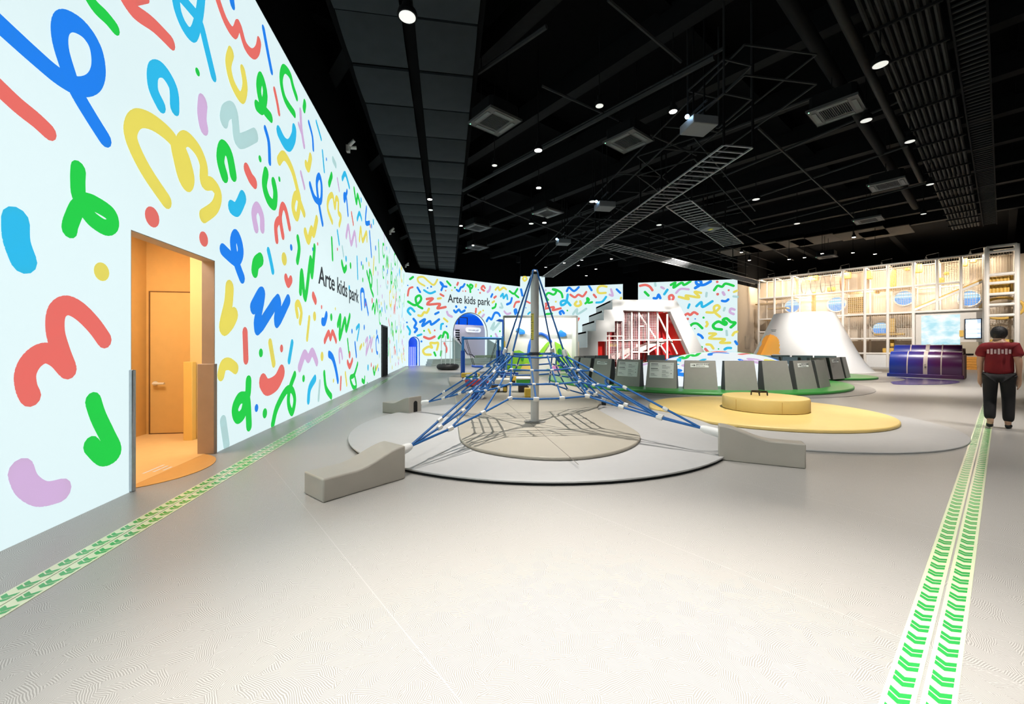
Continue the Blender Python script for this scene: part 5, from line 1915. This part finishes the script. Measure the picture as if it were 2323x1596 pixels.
VY, VR, VG, VB, VW = mat('toy_yellow', (232, 192, 70), 0.4), mat('toy_red', (186, 52, 58), 0.4), mat('toy_green', (70, 170, 62), 0.4), mat('toy_blue', (24, 66, 160), 0.4), mat('toy_white', (228, 226, 218), 0.4)
LOG = mat('dark_log', (84, 72, 64), 0.8, noise=0.3, nscale=12)
pbox('play_block', 'blue play cube in front of the swing frame', 1069, 1096, 884, 905.5, .42, [('cube', 0, 1, 0, 1, VB, 1)])
pbox('play_block', 'small yellow play cube beside the climbing pole', 1190, 1206, 881, 901, .3, [('cube', 0, 1, 0, 1, VY, 1)])
pbox('balance_bench', 'red bench box under the yellow beam', 1055, 1107, 861, 877, .4, [('red_box', 0, 1, .12, 1, VR, 1), ('foot', .05, .2, 0, .12, LOG, .8), ('foot', .8, .95, 0, .12, LOG, .8)])
pbox('balance_bench', 'green and white open frame bench behind the red box', 1056, 1083, 850, 872, .4, [('white_top', 0, 1, .86, 1, VW, 1), ('green_board', 0, 1, .66, .86, VG, 1), ('leg', 0, .14, 0, .66, VG, 1), ('leg', .86, 1, 0, .66, VG, 1)])
pbox('balance_beam', 'yellow rounded beam at the foot of the swing post', 1046, 1087, 846, 864, .32, [('beam', 0, 1, .45, 1, VY, 1), ('foot', .05, .2, 0, .45, VB, .8), ('foot', .8, .95, 0, .45, VB, .8)])
pbox('stepping_table', 'white topped stepping table on dark logs with yellow labels', 1118, 1156, 860, 890, .5, [('white_top', .1, 1, .62, 1, VW, 1), ('log', .14, .4, 0, .62, LOG, .7), ('log', .6, .86, 0, .62, LOG, .7), ('yellow_label', .62, .84, .05, .4, VY, .72), ('yellow_label', .16, .38, .1, .45, VY, .72)])
pbox('stepping_table', 'green topped stepping table on a dark log by the pole', 1171, 1205, 857, 890, .5, [('white_top', 0, 1, .88, 1, VW, 1), ('green_slab', 0, 1, .54, .88, VG, 1), ('log', .14, .86, 0, .54, LOG, .7)])
pbox('balance_beam', 'yellow end beam left of the green stepping table', 1158, 1172, 853, 872, .3, [('beam', 0, 1, .45, 1, VY, 1), ('foot', .2, .8, 0, .45, LOG, .8)])
pbox('balance_beam', 'blue plank in front of the red and white stools', 1112, 1134, 858, 880, .3, [('plank', 0, 1, .5, .95, VB, 1), ('foot', .1, .9, 0, .5, LOG, .8)])
pbox('balance_beam', 'thin blue plank low in front of the booth', 1136, 1176, 845, 856, .3, [('plank', 0, 1, .6, 1, VB, 1), ('foot', .1, .3, 0, .6, VB, .8), ('foot', .7, .9, 0, .6, VB, .8)])
pbox('balance_bench', 'pale red topped bench right of the swing seat', 1110, 1130, 849, 862, .4, [('red_top', 0, 1, .7, 1, VR, 1), ('white_side', .03, .97, 0, .7, VW, .95)])

# ------------------------------------------------------------------ play frame along the right wall
fp = gp(1990, 832)
WF = Plane((fp.x, fp.y), (0.6374, -0.7705))
FR = thing('climbing_gym', 'tall white multi-storey climbing frame with safety nets along the right wall', 'climbing frame', WF.loc, WF.rz)
FWH = mat('white_frame_padding', (240, 232, 222), 0.5, noise=0.02)
FYL = mat('mustard_pad', (222, 178, 84), 0.5, noise=0.04)
FDK = mat('oak_deck', (206, 176, 120), 0.6, noise=0.1)
FD = 1.9
posts = [1721, 1757, 1797, 1912, 1962, 2014, 2072, 2126, 2180, 2233]
PS = [WF.sz(p, 800)[0] for p in posts]
Zt = WF.sz(2014, 600)[1]
Z3, Z2, Z1, Z0_ = 5.5, 3.74, 2.0, 0.95
for i, s in enumerate(PS):
    MB().tube([(s, 0, 0 if i not in (7, 8) else Z2), (s, 0, Zt)], .085, 8).build('post', FWH, FR, smooth=True)
    zlow = 0 if i < 7 else 3.75
    MB().tube([(s, FD, zlow), (s, FD, Zt)], .06, 6).build('rear_post', FWH, FR, smooth=True)
for (z, i0, i1) in [(Zt, 0, 9), (Z3, 0, 8), (Z2, 0, 9), (2.67, 0, 2), (Z1, 3, 6), (Z0_, 3, 6)]:
    MB().tube([(PS[i0], 0, z), (PS[i1], 0, z)], .07, 8).build('rail', FWH, FR, smooth=True)
    MB().tube([(PS[i0], FD, z), (PS[i1], FD, z)], .05, 6).build('rear_rail', FWH, FR, smooth=True)
    for i in range(i0, i1 + 1):
        MB().tube([(PS[i], 0, z), (PS[i], FD, z)], .045, 6).build('tie_rail', FWH, FR, smooth=True)
for (z, i0, i1) in [(Z3, 0, 2), (Z3, 3, 6), (Z2, 3, 6), (Z1, 3, 6), (Z0_, 3, 5), (Z2, 0, 1), (2.67, 0, 1)]:
    MB().box((PS[i0] + PS[i1]) / 2, FD / 2, z - .02, PS[i1] - PS[i0] - .1, FD - .1, .05).build('deck', FDK, FR)
FNET = net_material('pale_frame_net', (205, 192, 175), 9.0, 0.16)
for i in range(9):
    for (za, zb_) in ((Z3, Zt), (Z2, Z3), (Z1, Z2)):
        if za == Z1 and not (3 <= i < 6):
            continue
        MB().add([(PS[i] + .06, .06, za + .06), (PS[i + 1] - .06, .06, za + .06), (PS[i + 1] - .06, .06, zb_ - .06), (PS[i] + .06, .06, zb_ - .06)], [(0, 1, 2, 3)]).build('safety_net', FNET, FR)
# back wall of the frame
fb = MB().box((PS[0] + PS[9]) / 2 + .9, FD + .45, 3.6, PS[9] - PS[0] + 4.5, .2, 7.2).build('wall_frame_back', BEIGE, loc=WF.loc, rz=WF.rz)
struct(fb)


def sea_material():
    m = bpy.data.materials.new('sea_video')
    m.use_nodes = True
    nt = m.node_tree
    N, L = nt.nodes, nt.links
    b = N['Principled BSDF']
    tc = N.new('ShaderNodeTexCoord')
    sx = N.new('ShaderNodeSeparateXYZ')
    L.new(tc.outputs['Generated'], sx.inputs[0])
    rp = N.new('ShaderNodeValToRGB')
    rp.color_ramp.interpolation = 'CONSTANT'
    es = rp.color_ramp.elements
    es[0].position, es[0].color = 0.0, (*lin((70, 150, 232)), 1)
    es[1].position, es[1].color = 0.48, (*lin((120, 190, 240)), 1)
    for p, c in ((0.56, (214, 240, 250)), (0.66, (150, 212, 242)), (0.74, (228, 245, 250)), (0.86, (120, 186, 232))):
        e = es.new(p)
        e.color = (*lin(c), 1)
    L.new(sx.outputs[2], rp.inputs[0])
    L.new(rp.outputs[0], b.inputs['Emission Color'])
    b.inputs['Emission Strength'].default_value = 1.0
    b.inputs['Base Color'].default_value = (.05, .1, .2, 1)
    return m


SEA = sea_material()
for (px, py, ry) in [(1797, 694, 15), (1898, 690, 17), (2051, 676, 17), (2199, 677, 18), (1998, 745, 15)]:
    dep = FD + .2
    s, z = WF.sz(px, py, dep)
    Y = WF.world(s, dep, 0).y
    r = ry * Y / F
    q = [(s + r * math.cos(2 * PI * k / 36), z + r * math.sin(2 * PI * k / 36)) for k in range(36)]
    rim = MB().tube([(a, dep - .02, b) for a, b in q], .05, 6, closed=True).build('porthole_rim', FWH, FR, smooth=True)
    MB().slab(q, dep, dep + .1).build('porthole_video', SEA, FR)
# hoop tunnel in the top storey
hs0, hs1 = WF.sz(1803, 640, .9)[0], WF.sz(1912, 640, .9)[0]
hz = (Z3 + Zt) / 2
for k in range(6):
    s = hs0 + (hs1 - hs0) * k / 5
    end = k in (0, 5)
    MB().tube([(s, .9 + .68 * math.cos(a * PI / 12), hz + .68 * math.sin(a * PI / 12)) for a in range(24)], .07 if end else .03, 6, closed=True).build('tunnel_hoop', mat('copper_hoop', (205, 150, 110), 0.4) if end else mat('grey_hoop', (150, 140, 130), 0.5), FR, smooth=True)
for k in range(6):
    a = k * PI / 3 + .3
    MB().tube([(hs0, .9 + .68 * math.cos(a), hz + .68 * math.sin(a)), (hs1, .9 + .68 * math.cos(a), hz + .68 * math.sin(a))], .012, 5).build('tunnel_line', mat('grey_hoop', (150, 140, 130), 0.5), FR)
# mustard climbing panel, hanging pads and the sloped slide
(sa, za), (sb, zb_) = WF.sz(1924, 675, .3), WF.sz(1960, 708, .3)
pp = MB().box((sa + sb) / 2, .3, (za + zb_) / 2, sb - sa, .06, za - zb_).build('perforated_panel', FYL, FR)
ph = MB()
for a in range(8):
    for b in range(8):
        ph.lathe([(.035, 0), (.035, .01)], 8, (0, 0, 0))
        for v in range(len(ph.v) - 16, len(ph.v)):
            x, y, z = ph.v[v]
            ph.v[v] = (sa + (sb - sa) * (a + .5) / 8 + x, .262 - z, zb_ + (za - zb_) * (b + .5) / 8 + y)
ph.build('panel_hole', mat('dark_hole', (120, 92, 40), 0.7), pp)
for (px, py, w_, h_, dep) in [(1922, 625, .5, .5, .9), (1972, 624, .35, .6, .9), (2026, 631, .3, 1.2, .8), (2081, 609, .5, .6, .9), (2188, 595, .3, .5, .9), (2024, 738, .35, 1.0, .5), (2017, 758, 1.6, .18, .5), (1845, 631, .7, .4, 1.2), (1886, 656, .5, .35, 1.0), (1846, 690, .25, 2.0, .8), (2133, 637, .4, .4, 1.0), (2024, 778, .2, .5, .5), (2015, 795, .6, .35, .5), (1990, 662, .3, .25, .9), (2058, 610, .25, .2, .9), (2147, 620, .25, .2, .9), (2208, 592, .3, .2, .9)]:
    s, z = WF.sz(px, py, dep)
    MB().box(s, dep, z, w_, .25, h_).build('hanging_pad', FYL, FR, bevel=.06, seg=3)
(sa, za), (sb, zb_) = WF.sz(2073, 699), WF.sz(2233, 632)
MB().bar((sa, .5, za), (sb, .5, zb_), .9, .1).build('slide_bed', FYL, FR)
MB().bar((sa, 0.0, za - .12), (sb, 0.0, zb_ - .12), .1, .14).build('slide_rail', FWH, FR)
for (px, py) in [(1732, 690), (1760, 700)]:
    s, z = WF.sz(px, py, 1)
    MB().box(s + .2, 1.0, z, 1.4, .8, .1).build('step_deck', FDK, FR)
(sa, za), (sb, _) = WF.sz(1964, 803, -.05), WF.sz(2012, 803, -.05)
MB().box((sa + sb) / 2, .6, .45, sb - sa, 1.2, .9).build('white_base', WHITE, FR)
# panel wall with the cloud screen and the touch display
(sa, za), (sb, _) = WF.sz(2076, 709), WF.sz(2233, 709)
pw = MB().box((sa + sb) / 2, .35, 1.85, sb - sa, .3, 3.7).build('panel_wall', mat('warm_grey_panel', (208, 200, 190), 0.6, noise=.02), FR)


def cloud_material():
    m = bpy.data.materials.new('cloud_video')
    m.use_nodes = True
    nt = m.node_tree
    N, L = nt.nodes, nt.links
    b = N['Principled BSDF']
    tc = N.new('ShaderNodeTexCoord')
    mp = N.new('ShaderNodeMapping')
    mp.inputs['Scale'].default_value = (1.6, 1, 4.0)
    L.new(tc.outputs['Generated'], mp.inputs[0])
    nz = N.new('ShaderNodeTexNoise')
    nz.inputs['Scale'].default_value = 1.5
    nz.inputs['Detail'].default_value = 6
    L.new(mp.outputs[0], nz.inputs[0])
    rp = N.new('ShaderNodeValToRGB')
    es = rp.color_ramp.elements
    es[0].position, es[0].color = .38, (*lin((150, 212, 226)), 1)
    es[1].position, es[1].color = .6, (*lin((232, 244, 247)), 1)
    L.new(nz.outputs[0], rp.inputs[0])
    L.new(rp.outputs[0], b.inputs['Emission Color'])
    b.inputs['Emission Strength'].default_value = 1.0
    b.inputs['Base Color'].default_value = (.1, .1, .1, 1)
    return m


(sa, za), (sb, zb_) = WF.sz(2090, 716, .18), WF.sz(2178, 782, .18)
MB().box((sa + sb) / 2, .19, (za + .9) / 2, sb - sa, .03, za - .9).build('cloud_screen', cloud_material(), pw)
(sa, za), (sb, zb_) = WF.sz(2188, 723, .16), WF.sz(2228, 768, .16)
ds = MB().box((sa + sb) / 2, .17, (za + zb_) / 2, sb - sa, .08, za - zb_).build('touch_display', mat('display_frame', (34, 38, 46), 0.4), pw, bevel=.01)
wdt, hgt = sb - sa - .1, za - zb_ - .1
c_, zc_ = (sa + sb) / 2, (za + zb_) / 2
MB().box(c_, .125, zc_, wdt, .01, hgt).build('display_screen', mat('screen_blue', (176, 200, 232), 0.3, emit=.95), ds)
tl = MB()
for (a, b, ww, hh_) in [(0, .14, 1.0, .28), (0, .4, .5, .05), (0, .33, .6, .03), (-.25, -.13, .46, .16), (.25, -.13, .46, .16), (-.25, -.36, .46, .14), (.25, -.36, .46, .14)]:
    tl.box(c_ + a * wdt, .118, zc_ + b * hgt, ww * wdt, .006, hh_ * hgt)
tl.build('screen_tile', mat('screen_white', (246, 248, 252), 0.3, emit=.98), ds)
(sa, _), (sb, _) = WF.sz(2180, 800, .0), WF.sz(2233, 800, .0)
MB().box((sa + sb) / 2, .1, 1.25, sb - sa, .25, .95).build('counter_front', mat('khaki_panel', (178, 164, 142), 0.6), pw)
MB().box((sa + sb) / 2 - .2, -.05, .95, .5, .04, .1).build('black_slot', BLACK2, pw)
for k in range(5):
    MB().box((sa + sb) / 2, .02, .08 + .16 * k, sb - sa, .5, .15).build('wood_plank', mat('orange_wood', (222, 150, 60), 0.5, noise=.12, nscale=14), pw)
MB().box(WF.sz(2181, 764, .1)[0], .16, WF.sz(2181, 756, .16)[1], .18, .02, .4).build('yellow_notice', FYL, pw)
# tower at the right end
tw = thing('play_tower', 'white tower of the climbing frame with yellow rollers at far right', 'climbing frame', WF.loc, WF.rz)
TD = -.5
s0, s1 = WF.sz(2238, 700, TD)[0], WF.sz(2307, 700, TD)[0]
ztw = WF.sz(2238, 561, TD)[1]
for s in (s0, s1):
    for dd in (TD, TD + 1.6):
        MB().tube([(s, dd, 0), (s, dd, ztw)], .12, 8).build('post', FWH, tw, smooth=True)
lev = [WF.sz(2242, y, TD)[1] for y in (561, 573, 624, 643, 668, 692, 716)]
for z in lev:
    MB().tube([(s0, TD, z), (s1, TD, z)], .09, 8).build('rail', FWH, tw, smooth=True)
    MB().tube([(s0, TD + 1.6, z), (s1, TD + 1.6, z)], .05, 6).build('rear_rail', FWH, tw, smooth=True)
    for s in (s0, s1):
        MB().tube([(s, TD, z), (s, TD + 1.6, z)], .06, 6).build('tie_rail', FWH, tw, smooth=True)
for k in range(7):
    s = s0 + (s1 - s0) * (k + .8) / 7.8
    MB().tube([(s, TD + .7, lev[4] + .05), (s, TD + .7, lev[2] - .05)], .09, 10).build('roller', FYL, tw, smooth=True)
rc_ = (lev[5] + lev[6]) / 2 + .15
MB().tube([((s0 + s1) / 2 + .85 * math.cos(k * PI / 16), TD + .8, rc_ + .62 * math.sin(k * PI / 16)) for k in range(32)], .08, 8, closed=True).build('ring_hoop', FYL, tw, smooth=True)
MB().add([(s0, TD + 1.5, .8), (s1, TD + 1.5, .8), (s1, TD + 1.5, ztw), (s0, TD + 1.5, ztw)], [(0, 1, 2, 3)]).build('safety_net', FNET, tw)
for k in range(6):
    MB().box((s0 + s1) / 2, TD + .2, .1 + .2 * k, s1 - s0 - .2, .1, .19).build('wood_plank', MATS['orange_wood'], tw)
MB().box((s0 + s1) / 2, TD + .9, 1.7, s1 - s0 - .2, .5, .35).build('mustard_bolster', FYL, tw, bevel=.1, seg=3)
# flood lamps along the top of the frame
for k_, (px, py) in enumerate([(1743, 627), (1793, 620), (1834, 616), (1907, 607), (2000, 596), (2101, 584), (2201, 573)]):
    s, z = WF.sz(px, py, .8)
    t = lamp_thing(WF.world(s, .8, Zt + .12), .09, ORD[k_] + ' from the left of the seven warm lamps above the climbing frame', mat('warm_lamp_lens', (255, 236, 200), 0.3, emit=40, emit_rgb=(255, 226, 170)), 'warm lamps above the play frame', rod=False)
    l = bpy.data.lights.new('warm_lamp_light', 'POINT')
    l.energy = 230
    l.color = (1, .84, .62)
    l.shadow_soft_size = .12
    o = bpy.data.objects.new('warm_lamp_light', l)
    COL.objects.link(o)
    o.parent = t
    o.location = (-.3, -.3, -.16)
for k, sfr in enumerate((.25, .55, .85)):
    l = bpy.data.lights.new('frame_bay_fill', 'POINT')  # unseen point light added to warm the frame bays
    l.energy = 110
    l.color = (1, .88, .72)
    l.shadow_soft_size = .3
    o = bpy.data.objects.new('frame_bay_fill', l)
    COL.objects.link(o)
    o.location = WF.world(PS[0] + (PS[9] - PS[0]) * sfr, 1.1, 5.2)

# ------------------------------------------------------------------ purple barrels
def barrel_material():
    m = bpy.data.materials.new('blue_to_purple_vinyl')
    m.use_nodes = True
    nt = m.node_tree
    N, L = nt.nodes, nt.links
    b = N['Principled BSDF']
    tc = N.new('ShaderNodeTexCoord')
    sx = N.new('ShaderNodeSeparateXYZ')
    L.new(tc.outputs['Generated'], sx.inputs[0])
    nz = N.new('ShaderNodeTexNoise')
    nz.inputs['Scale'].default_value = 3
    L.new(tc.outputs['Object'], nz.inputs[0])
    ad = N.new('ShaderNodeMath')
    ad.operation = 'MULTIPLY_ADD'
    ad.inputs[1].default_value = .25
    L.new(nz.outputs[0], ad.inputs[0])
    L.new(sx.outputs[0], ad.inputs[2])
    rp = N.new('ShaderNodeValToRGB')
    es = rp.color_ramp.elements
    es[0].position, es[0].color = .2, (*lin((40, 62, 160)), 1)
    es[1].position, es[1].color = .85, (*lin((92, 30, 84)), 1)
    L.new(ad.outputs[0], rp.inputs[0])
    L.new(rp.outputs[0], b.inputs['Base Color'])
    b.inputs['Roughness'].default_value = .28
    return m


BAR = barrel_material()
bA = gp(2017, 853)
for (off, ht, lb, sh_x) in [(0, 1.2, 'glossy blue to purple padded barrel with straps, front one', 0.0), (1.9, 1.52, 'glossy blue to purple padded barrel with straps, rear one', -.1)]:
    p = Vector((bA.x, bA.y, 0)) + Vector((WF.b.x, WF.b.y, 0)) * off + Vector((WF.d.x, WF.d.y, 0)) * sh_x
    t = thing('padded_barrel', lb, 'play barrel', p, WF.rz)
    Lb = 2.35
    prof = []
    for k in range(19):
        a = PI * k / 18
        prof.append((.62 + .62 * math.cos(a), .34 + (ht - .34) * math.sin(a)))
    prof = [(1.24, 0.12)] + prof + [(0, .12)]
    n_ = len(prof)
    vs = [(0, y, z) for y, z in prof] + [(Lb, y, z) for y, z in prof]
    MB().add(vs, [tuple(range(n_)), tuple(range(n_, 2 * n_))[::-1]] + [(i, n_ + i, n_ + (i + 1) % n_, (i + 1) % n_) for i in range(n_)]).build('barrel_pad', BAR, t, smooth=True)
    MB().box(Lb / 2, .62, .08, Lb + .12, 1.5, .16).build('base_plinth', BAR, t, bevel=.02)
    MB().box(Lb + .05, .62, ht * .44, .08, 1.3, ht * .88).build('end_board', mat('mauve_wood_end', (150, 110, 104), 0.5), t, bevel=.03)
    STR = mat('cream_strap', (226, 204, 190), 0.5)
    for (x, w_) in ((.62, .04), (1.22, .14), (1.72, .04)):
        pth = [(x, y * 1.0, z) for y, z in prof]
        sv = []
        for (y, z) in prof:
            yy, zz = .62 + (y - .62) * 1.012, z + .012 * max(0, (z - .3))
            sv += [(x - w_ / 2, yy, zz + .004), (x + w_ / 2, yy, zz + .004)]
        MB().add(sv, [(2 * i, 2 * i + 1, 2 * i + 3, 2 * i + 2) for i in range(n_ - 1)]).build('strap', STR, t, smooth=True)
    fc = MB()
    for k in range(3):
        fc.tube([(1.22 + .035 * math.cos(a), -.012 - .0, .5 + .06 * k + .02 * math.sin(a)) for a in (-2.6, -1.6, -.6)], .008, 5)
    fc.build('strap_print', INK, t)
pm = [gp(2008, 856), gp(2165, 864), gp(2150, 871), gp(2040, 872), gp(2020, 867)]
tag(MB().prism(carve([(v.x, v.y) for v in catmull([(p.x, p.y, 0) for p in pm][::-1], 6, True)], (14.3, 19.6), 3.41), 0, .02).build('purple_mat', mat('violet_vinyl', (74, 52, 140), 0.25)), 'blue-violet glossy floor mat in front of the barrels', 'floor mat')

# ------------------------------------------------------------------ person walking away
def skin(name, verts, edges, radii, m, parent, sub=2, root=0):
    me = bpy.data.meshes.new(name)
    me.from_pydata([tuple(v) for v in verts], edges, [])
    o = bpy.data.objects.new(name, me)
    COL.objects.link(o)
    md = o.modifiers.new('skin', 'SKIN')
    md.use_smooth_shade = True
    for i, sv in enumerate(me.skin_vertices[0].data):
        r = radii[i]
        sv.radius = r if isinstance(r, tuple) else (r, r)
        sv.use_root = (i == root)
    sb = o.modifiers.new('sub', 'SUBSURF')
    sb.levels = sb.render_levels = sub
    bpy.context.view_layer.update()
    nm = bpy.data.meshes.new_from_object(o.evaluated_get(bpy.context.evaluated_depsgraph_get()))
    bpy.data.objects.remove(o)
    nm.polygons.foreach_set('use_smooth', [True] * len(nm.polygons))
    nm.materials.clear()
    nm.materials.append(m)
    r = bpy.data.objects.new(name, nm)
    COL.objects.link(r)
    r.parent = parent
    return r


pp_ = gp(2266, 971)
per = thing('person', 'person seen from behind walking away in a dark red T-shirt and black trousers', 'person', (pp_.x, pp_.y, 0), math.atan2(pp_.y, pp_.x) - PI / 2)
SKIN = mat('skin_tone', (206, 160, 132), 0.5)
# local x right, y forward (away from the camera), z up; mid-stride
bv = [(0, 0, .98), (0, .0, 1.12), (0, .0, 1.30), (0, .0, 1.43), (0, .015, 1.52), (0, .03, 1.60), (0, .035, 1.68),          # 0-6 trunk to head
      (.17, -.01, 1.42), (.215, -.05, 1.14), (.215, .02, .90), (.215, .04, .82),                                             # right arm 7-10
      (-.17, .0, 1.42), (-.215, .02, 1.14), (-.215, .12, .91), (-.215, .15, .83),                                            # left arm 11-14
      (.09, 0, .93), (.10, .10, .52), (.10, .04, .09), (.105, .16, .04),                                                   # right leg 15-18
      (-.09, 0, .93), (-.095, -.03, .52), (-.095, -.2, .12), (-.1, -.1, .045)]                                             # left leg 19-22
be = [(0, 1), (1, 2), (2, 3), (3, 4), (4, 5), (5, 6), (3, 7), (7, 8), (8, 9), (9, 10), (3, 11), (11, 12), (12, 13), (13, 14), (0, 15), (15, 16), (16, 17), (17, 18), (0, 19), (19, 20), (20, 21), (21, 22)]
br = [(.15, .11), (.14, .10), (.155, .11), (.11, .09), .055, (.075, .09), (.07, .085), .062, .046, .032, .036, .062, .046, .032, .036, .09, .062, .042, .036, .09, .062, .042, .036]
# hands: palm already ends the arm chain; five fingers each
for (ix, sx) in ((10, 1), (14, -1)):
    base = Vector(bv[ix])
    bv.append(tuple(base + Vector((0, .01, -.06))))
    br.append((.036, .02))
    be.append((ix, len(bv) - 1))
    palm = len(bv) - 1
    for j, (oy, ln_) in enumerate(((-.027, .06), (-.009, .075), (.009, .07), (.026, .058))):
        p0_ = Vector(bv[palm]) + Vector((0, oy, -.01))
        bv.append(tuple(p0_ + Vector((-.004 * sx, 0, -ln_ * .55))))
        br.append(.0095)
        be.append((palm, len(bv) - 1))
        bv.append(tuple(p0_ + Vector((-.016 * sx, 0, -ln_))))
        br.append(.008)
        be.append((len(bv) - 2, len(bv) - 1))
    bv.append(tuple(base + Vector((-.012 * sx, .045, -.045))))
    br.append(.01)
    be.append((ix, len(bv) - 1))
    bv.append(tuple(base + Vector((-.018 * sx, .055, -.08))))
    br.append(.0085)
    be.append((len(bv) - 2, len(bv) - 1))
body = skin('body', bv, be, br, SKIN, per)
# ears and nose stay part of the head silhouette
fc = MB()
for sx in (-1, 1):
    fc.lathe([(0.0, -.03), (.012, -.02), (.014, 0), (.01, .022), (0, .03)], 8, (sx * .083, .03, 1.635), cap=False)
fc.lathe([(0, -.02), (.012, -.01), (.008, .015), (0, .025)], 8, (0, .125, 1.63), cap=False)
fc.build('ears_and_nose', SKIN, per, smooth=True)
# hair
hv, hf = [], []
nn_, mm_ = 20, 12
for j in range(mm_ + 1):
    th = PI * 0.80 * j / mm_
    for i in range(nn_):
        a = 2 * PI * i / nn_
        front = max(0, math.sin(a))
        zt_ = math.cos(th * (1 - .5 * front))
        rr = math.sin(th * (1 - .5 * front))
        hv.append((.1 * rr * math.cos(a), .03 + .118 * rr * math.sin(a), 1.645 + .12 * zt_))
for j in range(mm_):
    for i in range(nn_):
        hf.append((j * nn_ + i, j * nn_ + (i + 1) % nn_, (j + 1) * nn_ + (i + 1) % nn_, (j + 1) * nn_ + i))
MB().add(hv, hf).build('hair', mat('black_hair', (26, 22, 22), 0.6, bump=.6, nscale=60), per, smooth=True)


def shirt_material():
    m = bpy.data.materials.new('dark_red_shirt')
    m.use_nodes = True
    nt = m.node_tree
    N, L = nt.nodes, nt.links
    b = N['Principled BSDF']
    tc = N.new('ShaderNodeTexCoord')
    nz = N.new('ShaderNodeTexNoise')
    nz.inputs['Scale'].default_value = 6
    L.new(tc.outputs['Object'], nz.inputs[0])
    rp = N.new('ShaderNodeValToRGB')
    rp.color_ramp.elements[0].color = (*lin((112, 14, 22)), 1)
    rp.color_ramp.elements[1].color = (*lin((146, 22, 32)), 1)
    L.new(nz.outputs[0], rp.inputs[0])
    L.new(rp.outputs[0], b.inputs['Base Color'])
    b.inputs['Roughness'].default_value = .8
    return m


SHIRT = shirt_material()
sv_ = [(0, 0, .90), (0, 0, 1.02), (0, 0, 1.2), (0, 0, 1.33), (0, .005, 1.43), (0, .012, 1.47), (.17, -.01, 1.415), (.212, -.04, 1.22), (-.17, .0, 1.415), (-.212, .01, 1.22)]
se = [(0, 1), (1, 2), (2, 3), (3, 4), (4, 5), (4, 6), (6, 7), (4, 8), (8, 9)]
shr = skin('t_shirt', sv_, se, [(.19, .135), (.185, .13), (.18, .13), (.185, .13), (.13, .105), (.075, .07), .088, .082, .088, .082], SHIRT, per)
# pale blurred lettering across the upper back
bk = MB()
rng = random.Random(4)
for k in range(7):
    x = -.12 + .04 * k
    bk.box(x, -.1385 + 1.1 * x * x, 1.325, .026, .008, .07 + .025 * (k % 2))
bk.build('back_print', mat('pale_pink_print', (226, 190, 190), 0.7), shr)
tv = [(0, 0, .97), (.095, 0, .88), (.105, .10, .52), (.105, .05, .10), (-.095, 0, .88), (-.1, -.03, .52), (-.1, -.19, .15)]
skin('trousers', tv, [(0, 1), (1, 2), (2, 3), (0, 4), (4, 5), (5, 6)], [(.165, .12), .108, .085, .072, .108, .085, .072], mat('black_trousers', (26, 22, 24), 0.8), per)
for (p, q, pit) in (((.105, .03, .05), (.108, .22, .035), 0), ((-.1, -.21, .09), (-.103, -.04, .035), .2)):
    a, b = Vector(p), Vector(q)
    skin('shoe', [a, a.lerp(b, .5), b], [(0, 1), (1, 2)], [(.045, .05), (.048, .042), (.042, .03)], mat('black_shoe', (18, 18, 18), 0.5), per)
